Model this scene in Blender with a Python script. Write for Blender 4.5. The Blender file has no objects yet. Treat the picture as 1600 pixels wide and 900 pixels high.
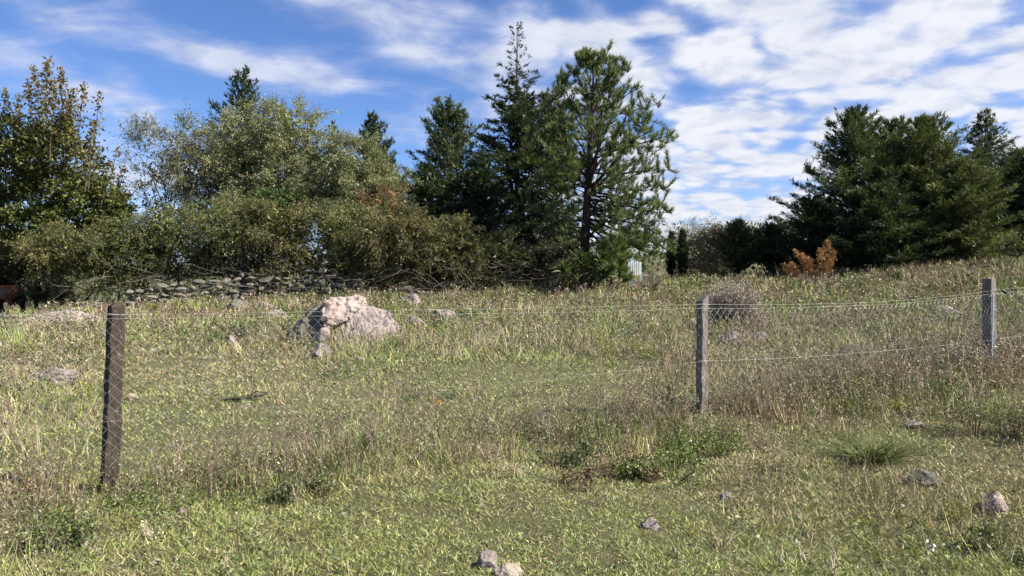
import bpy, bmesh, math
import numpy as np

C = bpy.context.scene.collection
rng = np.random.default_rng(11)

# ------------------------------------------------------------------ camera
FPX, HORIZ, EYE = 1180.0, 412.0, 1.6          # focal length in photo pixels, horizon row, eye height
cam_d = bpy.data.cameras.new('camera')
cam = bpy.data.objects.new('camera', cam_d); C.objects.link(cam)
cam.location = (0, 0, EYE)
cam_d.sensor_width = 36.0
cam_d.lens = 36.0 * FPX / 1600.0
cam.rotation_euler = (math.radians(90) - math.atan((450 - HORIZ) / FPX), 0, 0)
cam_d.clip_start, cam_d.clip_end = 0.05, 6000
bpy.context.scene.camera = cam

# ------------------------------------------------------------------ light
SUN_EL, SUN_AZ = math.radians(41), math.radians(102)     # azimuth clockwise from +Y (view direction)
sun_vec = (math.cos(SUN_EL) * math.sin(SUN_AZ), math.cos(SUN_EL) * math.cos(SUN_AZ), math.sin(SUN_EL))
sd = bpy.data.lights.new('sun', 'SUN')
sd.energy, sd.angle, sd.color = 5.0, math.radians(0.5), (1.0, 0.94, 0.84)
sun = bpy.data.objects.new('sun', sd); C.objects.link(sun)
sun.location = (30, -10, 40)
from mathutils import Vector
sun.rotation_euler = (-Vector(sun_vec)).to_track_quat('-Z', 'Y').to_euler()

sc = bpy.context.scene
sc.view_settings.view_transform = 'Standard'
sc.view_settings.look = 'None'
sc.view_settings.gamma = 1.0
sc.view_settings.exposure = 1.5
sc.cycles.max_bounces = 6
sc.cycles.diffuse_bounces = 3
sc.cycles.transmission_bounces = 3
sc.cycles.glossy_bounces = 2

world = bpy.data.worlds.new('World'); sc.world = world
world.use_nodes = True
WN = world.node_tree; WN.nodes.clear()


class NT:
    """small helper for wiring shader nodes"""
    def __init__(s, tree): s.t = tree
    def n(s, kind, **kw):
        nd = s.t.nodes.new(kind)
        for k, v in kw.items(): setattr(nd, k, v)
        return nd
    def put(s, sock, v):
        if v is None: return
        if isinstance(v, bpy.types.NodeSocket): s.t.links.new(v, sock)
        else: sock.default_value = v
    def m(s, op, a, b=None, c=None, clamp=False):
        nd = s.n('ShaderNodeMath', operation=op, use_clamp=clamp)
        for i, v in enumerate((a, b, c)): s.put(nd.inputs[i], v)
        return nd.outputs[0]
    def mix(s, f, a, b, blend='MIX'):
        nd = s.n('ShaderNodeMix', data_type='RGBA', blend_type=blend)
        s.put(nd.inputs['Factor'], f)
        for i, v in ((6, a), (7, b)):
            s.put(nd.inputs[i], (*v, 1) if isinstance(v, tuple) and len(v) == 3 else v)
        return nd.outputs[2]
    def noise(s, vec, scale, detail=4, rough=0.55, dist=0.0, w=None):
        nd = s.n('ShaderNodeTexNoise')
        s.put(nd.inputs['Vector'], vec); s.put(nd.inputs['Scale'], scale)
        nd.inputs['Detail'].default_value = detail; nd.inputs['Roughness'].default_value = rough
        nd.inputs['Distortion'].default_value = dist
        return nd.outputs[0]
    def ramp(s, f, lo, hi, smooth=True):
        nd = s.n('ShaderNodeMapRange', interpolation_type='SMOOTHSTEP' if smooth else 'LINEAR')
        s.put(nd.inputs[0], f); nd.inputs[1].default_value = lo; nd.inputs[2].default_value = hi
        return nd.outputs[0]
    def comb(s, x, y, z):
        nd = s.n('ShaderNodeCombineXYZ')
        for i, v in enumerate((x, y, z)): s.put(nd.inputs[i], v)
        return nd.outputs[0]


def build_sky():
    w = NT(WN)
    sky = w.n('ShaderNodeTexSky', sky_type='NISHITA')
    sky.sun_disc = False
    sky.sun_elevation = SUN_EL
    sky.sun_rotation = SUN_AZ
    sky.altitude = 1900; sky.air_density = 1.0; sky.dust_density = 0.6; sky.ozone_density = 2.0
    tc = w.n('ShaderNodeTexCoord')
    sep = w.n('ShaderNodeSeparateXYZ'); WN.links.new(tc.outputs['Generated'], sep.inputs[0])
    x, y, z = sep.outputs
    zz = w.m('ADD', w.m('MAXIMUM', z, 0.0), 0.22)
    u, v = w.m('DIVIDE', x, zz), w.m('DIVIDE', y, zz)
    az = w.m('ARCTAN2', x, y)                                    # 0 straight ahead, + to the right
    el = w.m('ARCSINE', w.m('MINIMUM', w.m('MAXIMUM', z, -1.0), 1.0))
    P = w.comb(u, v, 0.0)
    # cloudlets of the broken sheet
    big = w.noise(P, 2.0, 4, 0.55, 0.2)
    med = w.noise(P, 5.2, 6, 0.54, 0.25)
    wob = w.n('ShaderNodeTexNoise'); w.put(wob.inputs['Vector'], P); wob.inputs['Scale'].default_value = 5.0; wob.inputs['Detail'].default_value = 4
    warp = w.n('ShaderNodeVectorMath', operation='MULTIPLY_ADD')
    WN.links.new(wob.outputs['Color'], warp.inputs[0]); warp.inputs[1].default_value = (0.16, 0.16, 0.0); WN.links.new(P, warp.inputs[2])
    cells = w.n('ShaderNodeTexVoronoi', feature='SMOOTH_F1'); WN.links.new(warp.outputs[0], cells.inputs['Vector'])
    cells.inputs['Scale'].default_value = 8.5; cells.inputs['Smoothness'].default_value = 0.5
    puff = w.m('SUBTRACT', 0.36, cells.outputs['Distance'])
    # thin streaks, drawn out along one wind direction
    wu = w.m('ADD', w.m('MULTIPLY', u, 0.94), w.m('MULTIPLY', v, 0.34))
    wv = w.m('SUBTRACT', w.m('MULTIPLY', v, 0.94), w.m('MULTIPLY', u, 0.34))
    streak = w.noise(w.comb(w.m('MULTIPLY', wu, 0.60), w.m('MULTIPLY', wv, 1.15), 3.0), 5.5, 6, 0.6, 0.9)
    cover = None
    def blob(px, py, rx, ry, ang, amp):
        nonlocal cover
        a0 = math.atan((px - 800) / FPX); e0 = math.atan((HORIZ - py) / FPX * math.cos(a0))
        da, de = w.m('SUBTRACT', az, a0), w.m('SUBTRACT', el, e0)
        ca, sa = math.cos(math.radians(ang)), math.sin(math.radians(ang))
        p = w.m('ADD', w.m('MULTIPLY', da, ca * FPX / rx), w.m('MULTIPLY', de, sa * FPX / rx))
        q = w.m('SUBTRACT', w.m('MULTIPLY', de, ca * FPX / ry), w.m('MULTIPLY', da, sa * FPX / ry))
        r2 = w.m('ADD', w.m('MULTIPLY', p, p), w.m('MULTIPLY', q, q))
        g = w.m('MULTIPLY', w.m('EXPONENT', w.m('MULTIPLY', r2, -1.0)), amp)
        cover = g if cover is None else w.m('ADD', cover, g)
    for b in ((450, 112, 150, 30, -5, .55), (260, 84, 150, 22, -8, .26), (610, 16, 170, 36, -4, .48),
              (645, 86, 80, 20, 0, .40), (190, 165, 80, 32, -12, .42), (30, 100, 110, 30, -8, .28),
              (110, 22, 170, 24, -6, .26), (700, 185, 130, 26, 5, .24), (570, 215, 110, 18, 0, .22),
              (840, 75, 120, 34, 10, .42), (770, 140, 70, 36, 0, .30), (240, 270, 240, 46, 0, .45),
              (960, 16, 100, 24, 0, -.38), (1075, 135, 50, 18, 8, -.22), (1240, 292, 110, 14, 0, -.34), (1150, 350, 90, 9, 0, -.16),
              (1500, 225, 55, 24, 0, -.36), (1540, 130, 50, 16, 0, .18), (1460, 70, 120, 50, 0, .16), (1130, 60, 120, 50, 0, .16), (1330, 22, 40, 14, 0, -.14), (1235, 225, 32, 16, 0, -.22), (1150, 200, 90, 40, 0, .12), (60, 150, 60, 24, 0, .1)):
        blob(*b)
    # the sheet closes towards the right half of the sky and stays open to the left
    right = w.ramp(az, -0.10, 0.20)
    sheet = w.m('ADD', w.m('MULTIPLY', w.m('SUBTRACT', big, 0.5), 0.75), w.m('ADD', w.m('MULTIPLY', w.m('SUBTRACT', med, 0.5), 1.1), w.m('MULTIPLY', puff, 0.75)))
    soft = w.m('ADD', w.m('MULTIPLY', w.m('SUBTRACT', med, 0.5), 0.85), w.m('MULTIPLY', w.m('SUBTRACT', streak, 0.5), 0.55))
    tex = w.m('ADD', w.m('MULTIPLY', right, sheet), w.m('MULTIPLY', w.m('SUBTRACT', 1.0, right), soft))
    dens = w.m('ADD', w.m('ADD', tex, cover), w.m('MULTIPLY', right, 0.68))
    low = w.m('EXPONENT', w.m('MULTIPLY', w.m('POWER', w.m('DIVIDE', el, 0.075), 2.0), -1.0))
    dens = w.m('ADD', dens, w.m('MULTIPLY', low, 0.30))
    f_sheet = w.ramp(dens, 0.16, 0.70)
    f_soft = w.m('MULTIPLY', w.ramp(dens, 0.06, 0.62), 0.82)
    mask = w.m('ADD', w.m('MULTIPLY', right, f_sheet), w.m('MULTIPLY', w.m('SUBTRACT', 1.0, right), f_soft))
    # the side of a cloudlet away from the sun is a little greyer
    lumps = w.noise(w.comb(w.m('ADD', u, 0.03), w.m('ADD', v, 0.03), 0.0), 5.2, 6, 0.54, 0.25)
    grey = w.ramp(w.m('SUBTRACT', lumps, med), -0.03, 0.10)
    deep = w.ramp(w.noise(P, 3.1, 5, 0.6), 0.42, 0.66)
    ccol = w.mix(w.ramp(mask, 0.25, 1.0), (4.0, 4.5, 6.4), (6.0, 6.2, 6.7))
    ccol = w.mix(w.m('MULTIPLY', w.m('ADD', w.m('MULTIPLY', grey, 0.5), w.m('MULTIPLY', deep, 0.5)), 0.75), ccol, (3.7, 4.1, 5.3))
    blue = w.mix(1.0, sky.outputs[0], (0.66, 0.82, 1.12), 'MULTIPLY')
    col = w.mix(mask, blue, ccol)
    bg = w.n('ShaderNodeBackground'); bg.inputs['Strength'].default_value = 0.052
    WN.links.new(col, bg.inputs['Color'])
    out = w.n('ShaderNodeOutputWorld'); WN.links.new(bg.outputs[0], out.inputs['Surface'])
build_sky()


# ------------------------------------------------------------------ numeric helpers
def nz(a):
    return a / np.maximum(np.linalg.norm(a, axis=-1, keepdims=True), 1e-9)

def rsph(n):
    return nz(rng.normal(size=(n, 3)))

def _h(ix, iy, iz, seed):
    h = (ix.astype(np.int64) * 374761393 + iy.astype(np.int64) * 668265263 + iz.astype(np.int64) * 2147483647 + seed * 974711) & 0xffffffff
    h = ((h ^ (h >> 13)) * 1274126177) & 0xffffffff
    h = ((h ^ (h >> 16)) * 2246822519) & 0xffffffff
    return ((h ^ (h >> 15)) & 0xffff) / 65535.0

def vnoise(x, y, z=None, seed=0):
    x = np.asarray(x, float); y = np.asarray(y, float)
    z = np.zeros_like(x) if z is None else np.asarray(z, float)
    ix, iy, iz = np.floor(x), np.floor(y), np.floor(z)
    fx, fy, fz = x - ix, y - iy, z - iz
    fx, fy, fz = (f * f * (3 - 2 * f) for f in (fx, fy, fz))
    r = 0
    for dz in (0, 1):
        wz = fz if dz else 1 - fz
        for dy in (0, 1):
            wy = fy if dy else 1 - fy
            for dx in (0, 1):
                wx = fx if dx else 1 - fx
                r = r + wx * wy * wz * _h(ix + dx, iy + dy, iz + dz, seed)
    return r

def fbm(x, y, z=None, oct=4, seed=0):
    s, a, t = 0, 1.0, 0
    for o in range(oct):
        f = 2.03 ** o
        s = s + a * vnoise(np.asarray(x) * f, np.asarray(y) * f, None if z is None else np.asarray(z) * f, seed + o * 17)
        t += a; a *= 0.5
    return s / t

def sstep(x, a, b):
    t = np.clip((x - a) / (b - a), 0, 1)
    return t * t * (3 - 2 * t)

def ground_z(x, y):
    x = np.asarray(x, float); y = np.asarray(y, float)
    s = np.clip((y - 6.5) / 20.5, 0, 1.0) + 0.25 * np.clip((y - 27) / 40, 0, 1)
    s = s - 0.5 * 0.12 * np.exp(-((y - 6.5) / 3.0) ** 2) * 0
    xc = np.clip(x, -45, 45)
    lift = 0.66 + 0.035 * xc + 0.078 * np.clip(xc - 10, 0, 14)
    z = s * lift
    z = z - 0.085 * np.clip(-12.4 - xc, 0, 9) * sstep(y, 14, 25)
    near = 1 - sstep(np.hypot(x, y), 60, 200)
    z = z + near * (0.15 * (fbm(x * 0.9, y * 0.9, oct=4, seed=3) - 0.5) + 0.34 * sstep(y, 8, 18) * (fbm(x * 0.22, y * 0.22, oct=3, seed=9) - 0.5))
    return z

def X(px, d):
    return (px - 800) / FPX * d
def Z(py, d):
    return EYE + (HORIZ - py) / FPX * d
def pt(px, py, d):
    return np.array((X(px, d), d, Z(py, d)))
def gpt(px, d):
    x = X(px, d)
    return np.array((x, d, float(ground_z(x, d))))
def ground_hit(px, py):
    """the ground point that shows at a place of the photo"""
    ds = np.linspace(3.2, 45, 4000)
    g = ground_z(X(px, ds), ds) - Z(py, ds)
    k = np.argmax(g > 0) if (g > 0).any() else len(ds) - 1
    return gpt(px, float(ds[k]))


# ------------------------------------------------------------------ mesh building
class Geo:
    """collects leaves, needles and tubes and links them as one mesh object"""
    def __init__(s):
        s.V, s.F, s.K, s.n = [], [], [], 0
    def add(s, V, F, col):
        s.V.append(np.asarray(V, np.float32).reshape(-1, 3)); s.F.append(np.asarray(F, np.int64) + s.n)
        c = np.broadcast_to(np.asarray(col, np.float32), (len(s.V[-1]), 3)); s.K.append(c)
        s.n += len(s.V[-1])
    def leaves(s, P, D, L, W, col, up=(0, 0, 1), flat=0.35, shape=0.45, fold=0.0):
        n = len(P)
        if n == 0: return
        N = nz(np.asarray(up) * flat + rsph(n) * (1 - flat))
        S = nz(np.cross(D, N)); N2 = np.cross(S, D)
        L = np.broadcast_to(L, (n,))[:, None]; W = np.broadcast_to(W, (n,))[:, None]
        mid = P + D * L * shape + N2 * L * fold
        V = np.stack((P, mid + S * W * .5, P + D * L, mid - S * W * .5), 1)
        s.add(V, np.arange(4 * n).reshape(n, 4), np.repeat(np.broadcast_to(col, (n, 3)), 4, 0))
    def tri_leaves(s, P, D, L, W, col, up=(0, 0, 1), flat=0.35):
        n = len(P)
        if n == 0: return
        S = nz(np.cross(D, nz(np.asarray(up) * flat + rsph(n) * (1 - flat))))
        L = np.broadcast_to(L, (n,))[:, None]; W = np.broadcast_to(W, (n,))[:, None]
        V = np.stack((P - S * W * .5, P + D * L * .35 + S * W * .5, P + D * L), 1)
        s.add(V, np.arange(3 * n).reshape(n, 3), np.repeat(np.broadcast_to(col, (n, 3)), 3, 0))
    def needles(s, P, D, L, W, col):
        n = len(P)
        if n == 0: return
        S = nz(np.cross(D, rsph(n)))
        L = np.broadcast_to(L, (n,))[:, None]; W = np.broadcast_to(W, (n,))[:, None]
        V = np.stack((P - S * W * .5, P + S * W * .5, P + D * L), 1)
        s.add(V, np.arange(3 * n).reshape(n, 3), np.repeat(np.broadcast_to(col, (n, 3)), 3, 0))
    def blades(s, P, D, B, L, W, col, S=None):
        """bent grass blades: a quad and a tip triangle; D start direction, B bend vector"""
        n = len(P)
        L = np.broadcast_to(L, (n,))[:, None]; W = np.broadcast_to(W, (n,))[:, None]
        if S is None: S = nz(np.cross(D, rsph(n)))
        m = P + D * L * .55; t = P + D * L * .95 + B * L
        V = np.stack((P - S * W * .5, P + S * W * .5, m + S * W * .42, m - S * W * .42, t), 1)
        i = np.arange(n)[:, None] * 5
        c = np.repeat(np.broadcast_to(col, (n, 3)), 5, 0)
        s.V.append(V.reshape(-1, 3).astype(np.float32)); s.K.append(c.astype(np.float32))
        s.F.append(np.concatenate((i, i + 1, i + 2, i + 3), 1) + s.n)
        s.F.append(np.concatenate((i + 3, i + 2, i + 4), 1) + s.n)
        s.n += 5 * n
    def tubes(s, P, R, col, sides=4):
        """P (n,k,3) polylines, R (n,k) radii"""
        P = np.asarray(P, float)
        if P.ndim == 2: P = P[None]
        n, k, _ = P.shape
        if n == 0: return
        R = np.broadcast_to(np.asarray(R, float), (n, k))
        T = np.gradient(P, axis=1); T = nz(T)
        ref = np.where(np.abs(T[..., 2:3]) > 0.9, np.array((1., 0, 0)), np.array((0, 0, 1.)))
        A = nz(np.cross(T, ref)); B = np.cross(T, A)
        a = np.arange(sides) / sides * 2 * np.pi
        V = P[:, :, None] + R[..., None, None] * (np.cos(a)[None, None, :, None] * A[:, :, None] + np.sin(a)[None, None, :, None] * B[:, :, None])
        base = (np.arange(n) * k * sides)[:, None, None]
        j = (np.arange(k - 1) * sides)[None, :, None]
        q = np.arange(sides)[None, None, :]; q2 = (q + 1) % sides
        F = np.stack((base + j + q, base + j + q2, base + j + sides + q2, base + j + sides + q), -1).reshape(-1, 4)
        col = np.asarray(col, float)
        if col.ndim == 2: col = np.repeat(col, k * sides, 0)
        s.add(V, F, col)
    def build(s, name, mat, parent=None, smooth=False):
        me = bpy.data.meshes.new(name)
        if s.V:
            V = np.concatenate(s.V)
            me.vertices.add(len(V)); me.vertices.foreach_set('co', V.ravel())
            vi = np.concatenate([f.ravel() for f in s.F]).astype(np.int32)
            tot = np.concatenate([np.full(len(f), f.shape[1]) for f in s.F])
            st = np.concatenate(([0], np.cumsum(tot)[:-1])).astype(np.int32)
            me.loops.add(len(vi)); me.loops.foreach_set('vertex_index', vi)
            me.polygons.add(len(tot)); me.polygons.foreach_set('loop_start', st)
            if smooth: me.polygons.foreach_set('use_smooth', np.ones(len(tot), bool))
            me.update(calc_edges=True)
            ca = me.color_attributes.new('tint', 'FLOAT_COLOR', 'POINT')
            K = np.concatenate(s.K); ca.data.foreach_set('color', np.concatenate((K, np.ones((len(K), 1), np.float32)), 1).ravel())
        me.materials.append(mat)
        o = bpy.data.objects.new(name, me); C.objects.link(o)
        if parent is not None: o.parent = parent
        return o

def tag(o, label=None, cat=None, group=None, kind=None):
    for k, v in (('label', label), ('category', cat), ('group', group), ('kind', kind)):
        if v: o[k] = v
    return o
def thing(name, label, cat, loc=(0, 0, 0), group=None):
    o = bpy.data.objects.new(name, None); C.objects.link(o)
    o.empty_display_size = 0.2
    o.location = loc
    return tag(o, label, cat, group)
def local(o, *parts):
    """parts were built in world space: make them children that keep their place"""
    for p in parts:
        p.parent = o; p.location = tuple(-v for v in o.location)


# ------------------------------------------------------------------ materials
def mat_new(name):
    m = bpy.data.materials.new(name); m.use_nodes = True
    m.node_tree.nodes.clear()
    return m, NT(m.node_tree)

def leaf_mat(name, trans=0.25, gloss=0.06, rough=0.45):
    m, t = mat_new(name)
    a = t.n('ShaderNodeAttribute', attribute_name='tint')
    d = t.n('ShaderNodeBsdfDiffuse'); t.put(d.inputs[0], a.outputs['Color'])
    tr = t.n('ShaderNodeBsdfTranslucent')
    t.put(tr.inputs[0], t.mix(0.5, a.outputs['Color'], (0.16, 0.20, 0.03)))
    mx = t.n('ShaderNodeMixShader'); mx.inputs[0].default_value = trans
    t.put(mx.inputs[1], d.outputs[0]); t.put(mx.inputs[2], tr.outputs[0])
    g = t.n('ShaderNodeBsdfGlossy'); g.inputs['Roughness'].default_value = rough; g.inputs[0].default_value = (.8, .85, .9, 1)
    m2 = t.n('ShaderNodeMixShader'); m2.inputs[0].default_value = gloss
    t.put(m2.inputs[1], mx.outputs[0]); t.put(m2.inputs[2], g.outputs[0])
    o = t.n('ShaderNodeOutputMaterial'); t.put(o.inputs[0], m2.outputs[0])
    return m

def princ(t, color, rough=0.9, bump=None, bs=0.4, dist=0.02, metal=0.0):
    p = t.n('ShaderNodeBsdfPrincipled')
    t.put(p.inputs['Base Color'], (*color, 1) if isinstance(color, tuple) else color)
    t.put(p.inputs['Roughness'], rough); p.inputs['Metallic'].default_value = metal
    p.inputs['Specular IOR Level'].default_value = 0.25
    if bump is not None:
        b = t.n('ShaderNodeBump'); b.inputs['Strength'].default_value = bs; b.inputs['Distance'].default_value = dist
        t.put(b.inputs['Height'], bump); t.put(p.inputs['Normal'], b.outputs[0])
    o = t.n('ShaderNodeOutputMaterial'); t.put(o.inputs[0], p.outputs[0])
    return p

def tinted_mat(name, rough=0.9, bump_scale=25, var=0.5):
    m, t = mat_new(name)
    a = t.n('ShaderNodeAttribute', attribute_name='tint')
    tc = t.n('ShaderNodeTexCoord')
    n = t.noise(tc.outputs['Object'], bump_scale, 5, 0.6)
    c = t.mix(t.m('MULTIPLY', n, var), a.outputs['Color'], (0.02, 0.018, 0.015))
    princ(t, c, rough, n, 0.6, 0.02)
    return m

M_LEAF = leaf_mat('foliage', 0.25, 0.02)
M_GLOSSLEAF = leaf_mat('glossy_foliage', 0.25, 0.012, 0.55)
M_NEEDLE = leaf_mat('needles', 0.14, 0.02, 0.5)
M_GRASS = leaf_mat('grass_blade', 0.24, 0.03, 0.5)
M_DRY = leaf_mat('dry_stalk', 0.12, 0.02, 0.6)
M_BARK = tinted_mat('bark', 0.95, 14, 0.6)

def rock_mat(name, base, second, dark, light, scale=5.0, lichen=0.5):
    m, t = mat_new(name)
    tc = t.n('ShaderNodeTexCoord')
    v = tc.outputs['Object']
    n1 = t.noise(v, scale, 5, 0.6); n2 = t.noise(v, scale * 4.5, 5, 0.7); n3 = t.noise(v, scale * 14, 4, 0.7)
    c = t.mix(t.ramp(n1, 0.38, 0.62), base, second)
    c = t.mix(t.m('MULTIPLY', t.ramp(n2, 0.56, 0.66), lichen), c, light)
    c = t.mix(t.m('MULTIPLY', t.ramp(n3, 0.53, 0.68), 0.75), c, dark)
    n4 = t.noise(v, scale * 2.2, 5, 0.7)
    c = t.mix(t.m('MULTIPLY', t.ramp(n4, 0.53, 0.68), 0.7), c, dark)
    h = t.m('ADD', t.m('MULTIPLY', n2, 0.8), t.m('MULTIPLY', n3, 0.5))
    princ(t, c, 0.95, h, 0.9, 0.035)
    return m
M_ROCK_PINK = rock_mat('pink_granite', (0.30, 0.228, 0.20), (0.335, 0.28, 0.258), (0.065, 0.057, 0.054), (0.45, 0.41, 0.39), 4.0, 0.6)
M_ROCK_GREY = rock_mat('grey_lichen_rock', (0.19, 0.158, 0.150), (0.265, 0.222, 0.212), (0.045, 0.04, 0.038), (0.42, 0.38, 0.365), 5.0, 0.8)
M_ROCK_DARK = rock_mat('dark_mossy_shaded_rock', (0.10, 0.10, 0.085), (0.15, 0.14, 0.12), (0.03, 0.03, 0.028), (0.24, 0.24, 0.21), 6.0, 0.5)  # on the left boulder this darkness also stands in for shade
M_PALESTONE = rock_mat('pale_stone', (0.26, 0.225, 0.18), (0.33, 0.29, 0.24), (0.08, 0.07, 0.06), (0.42, 0.39, 0.35), 5.0, 0.6)
M_WALLSTONE = rock_mat('wall_stone', (0.12, 0.11, 0.10), (0.20, 0.18, 0.16), (0.035, 0.032, 0.03), (0.33, 0.31, 0.28), 1.2, 0.40)

def ground_mat():
    m, t = mat_new('meadow_soil')
    tc = t.n('ShaderNodeTexCoord'); v = tc.outputs['Object']
    big = t.noise(v, 0.35, 4, 0.6); mid = t.noise(v, 2.2, 5, 0.65); fine = t.noise(v, 28, 5, 0.7); vf = t.noise(v, 110, 3, 0.7); ff = t.noise(v, 240, 3, 0.75); gg = t.noise(v, 150, 3, 0.7, 0.4)
    c = t.mix(t.ramp(big, 0.35, 0.65), (0.120, 0.108, 0.050), (0.085, 0.105, 0.036))
    c = t.mix(t.ramp(mid, 0.42, 0.62), c, (0.090, 0.082, 0.042))
    c = t.mix(t.m('MULTIPLY', t.ramp(fine, 0.5, 0.65), 0.6), c, (0.20, 0.165, 0.105))
    c = t.mix(t.m('MULTIPLY', t.ramp(vf, 0.42, 0.62), 0.8), c, (0.030, 0.030, 0.016))
    c = t.mix(t.m('MULTIPLY', t.ramp(gg, 0.52, 0.64), 0.6), c, (0.14, 0.175, 0.048))
    c = t.mix(t.m('MULTIPLY', t.ramp(ff, 0.53, 0.65), 0.8), c, (0.28, 0.245, 0.140))
    princ(t, c, 1.0, t.m('ADD', fine, t.m('MULTIPLY', vf, 0.5)), 1.0, 0.05)
    return m
M_GROUND = ground_mat()

def post_mat(name, base, dirt, light):
    m, t = mat_new(name)
    tc = t.n('ShaderNodeTexCoord'); v = tc.outputs['Object']
    mp = t.n('ShaderNodeMapping'); t.put(mp.inputs[0], v); mp.inputs['Scale'].default_value = (18, 18, 2.2)
    grain = t.noise(mp.outputs[0], 3.0, 5, 0.65); n2 = t.noise(v, 9, 5, 0.65); n3 = t.noise(v, 38, 4, 0.6)
    c = t.mix(t.ramp(grain, 0.38, 0.65), base, dirt)
    c = t.mix(t.m('MULTIPLY', t.ramp(n2, 0.55, 0.70), 0.7), c, light)
    c = t.mix(t.m('MULTIPLY', t.ramp(n3, 0.62, 0.74), 0.5), c, (0.33, 0.34, 0.30))
    princ(t, c, 0.95, t.m('ADD', grain, n3), 0.7, 0.008)
    return m
M_POST_DARK = post_mat('dark_weathered_post', (0.050, 0.039, 0.030), (0.026, 0.021, 0.017), (0.085, 0.070, 0.050))
M_POST_PALE = post_mat('pale_weathered_post', (0.185, 0.160, 0.150), (0.095, 0.078, 0.070), (0.27, 0.245, 0.23))

def plain_mat(name, color, rough=0.5, metal=0.0):
    m, t = mat_new(name)
    tc = t.n('ShaderNodeTexCoord')
    n = t.noise(tc.outputs['Object'], 40, 4, 0.6)
    c = t.mix(t.m('MULTIPLY', t.ramp(n, 0.4, 0.7), 0.35), color, tuple(v * 0.45 for v in color))
    princ(t, c, rough, None, metal=metal)
    return m
M_WIRE = plain_mat('galvanised_wire', (0.38, 0.38, 0.37), 0.5, 0.2)
M_NET = plain_mat('dull_wire', (0.30, 0.30, 0.29), 0.55, 0.2)
M_BLACK = plain_mat('black_plastic', (0.012, 0.012, 0.013), 0.5)
M_WHITEPAINT = plain_mat('white_paint', (0.72, 0.75, 0.80), 0.55)
M_BLUEPAINT = plain_mat('pale_blue_paint', (0.36, 0.52, 0.72), 0.55)
M_GREYMETAL = plain_mat('grey_metal', (0.45, 0.50, 0.55), 0.45, 0.3)

# ------------------------------------------------------------------ ground
def axis(lo, hi, fine_lo, fine_hi, step, far_step, far_lo, far_hi):
    a = np.arange(fine_lo, fine_hi, step)
    b = np.arange(fine_hi, far_hi, far_step); c = np.arange(far_lo, fine_lo, far_step)
    g1 = far_hi * np.geomspace(1, hi / far_hi, 22); g0 = -(-far_lo * np.geomspace(1, lo / far_lo, 22))[::-1]
    return np.unique(np.round(np.concatenate((g0, c, a, b, g1)), 3))
def build_ground():
    xs = axis(-2500, 2500, -9, 10, .22, .6, -32, 34)
    ys = axis(-2500, 2500, 2.5, 17, .22, .55, -12, 44)
    gx, gy = np.meshgrid(xs, ys)
    V = np.stack((gx, gy, ground_z(gx, gy)), -1).reshape(-1, 3)
    nx, ny = len(xs), len(ys)
    i = (np.arange(ny - 1)[:, None] * nx + np.arange(nx - 1)[None]).reshape(-1, 1)
    g = Geo(); g.add(V, np.concatenate((i, i + 1, i + nx + 1, i + nx), 1), (0.1, 0.1, 0.1))
    tag(g.build('ground', M_GROUND, smooth=True), kind='structure')
build_ground()


# ------------------------------------------------------------------ trees
def bark_tube(g, P, R, col=(0.09, 0.07, 0.055), sides=7):
    g.tubes(np.asarray(P)[None], np.asarray(R)[None], col, sides)

def curve_pts(a, b, k=7, bow=0.1):
    a, b = np.asarray(a, float), np.asarray(b, float)
    t = np.linspace(0, 1, k)[:, None]
    off = nz(rng.normal(size=3)) * np.linalg.norm(b - a) * bow
    return a + (b - a) * t + off * np.sin(np.pi * t) + rng.normal(size=(k, 3)) * np.linalg.norm(b - a) * 0.008 * np.sin(np.pi * t)

def mixcol(n, c1, c2, jit=0.18, w=None):
    w = rng.random(n) if w is None else w
    c = np.asarray(c1)[None] * (1 - w[:, None]) + np.asarray(c2)[None] * w[:, None]
    return np.clip(c * (1 + rng.normal(size=(n, 1)) * jit) * (1 + rng.normal(size=(n, 3)) * jit * 0.25), 0.004, 0.9)

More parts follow.
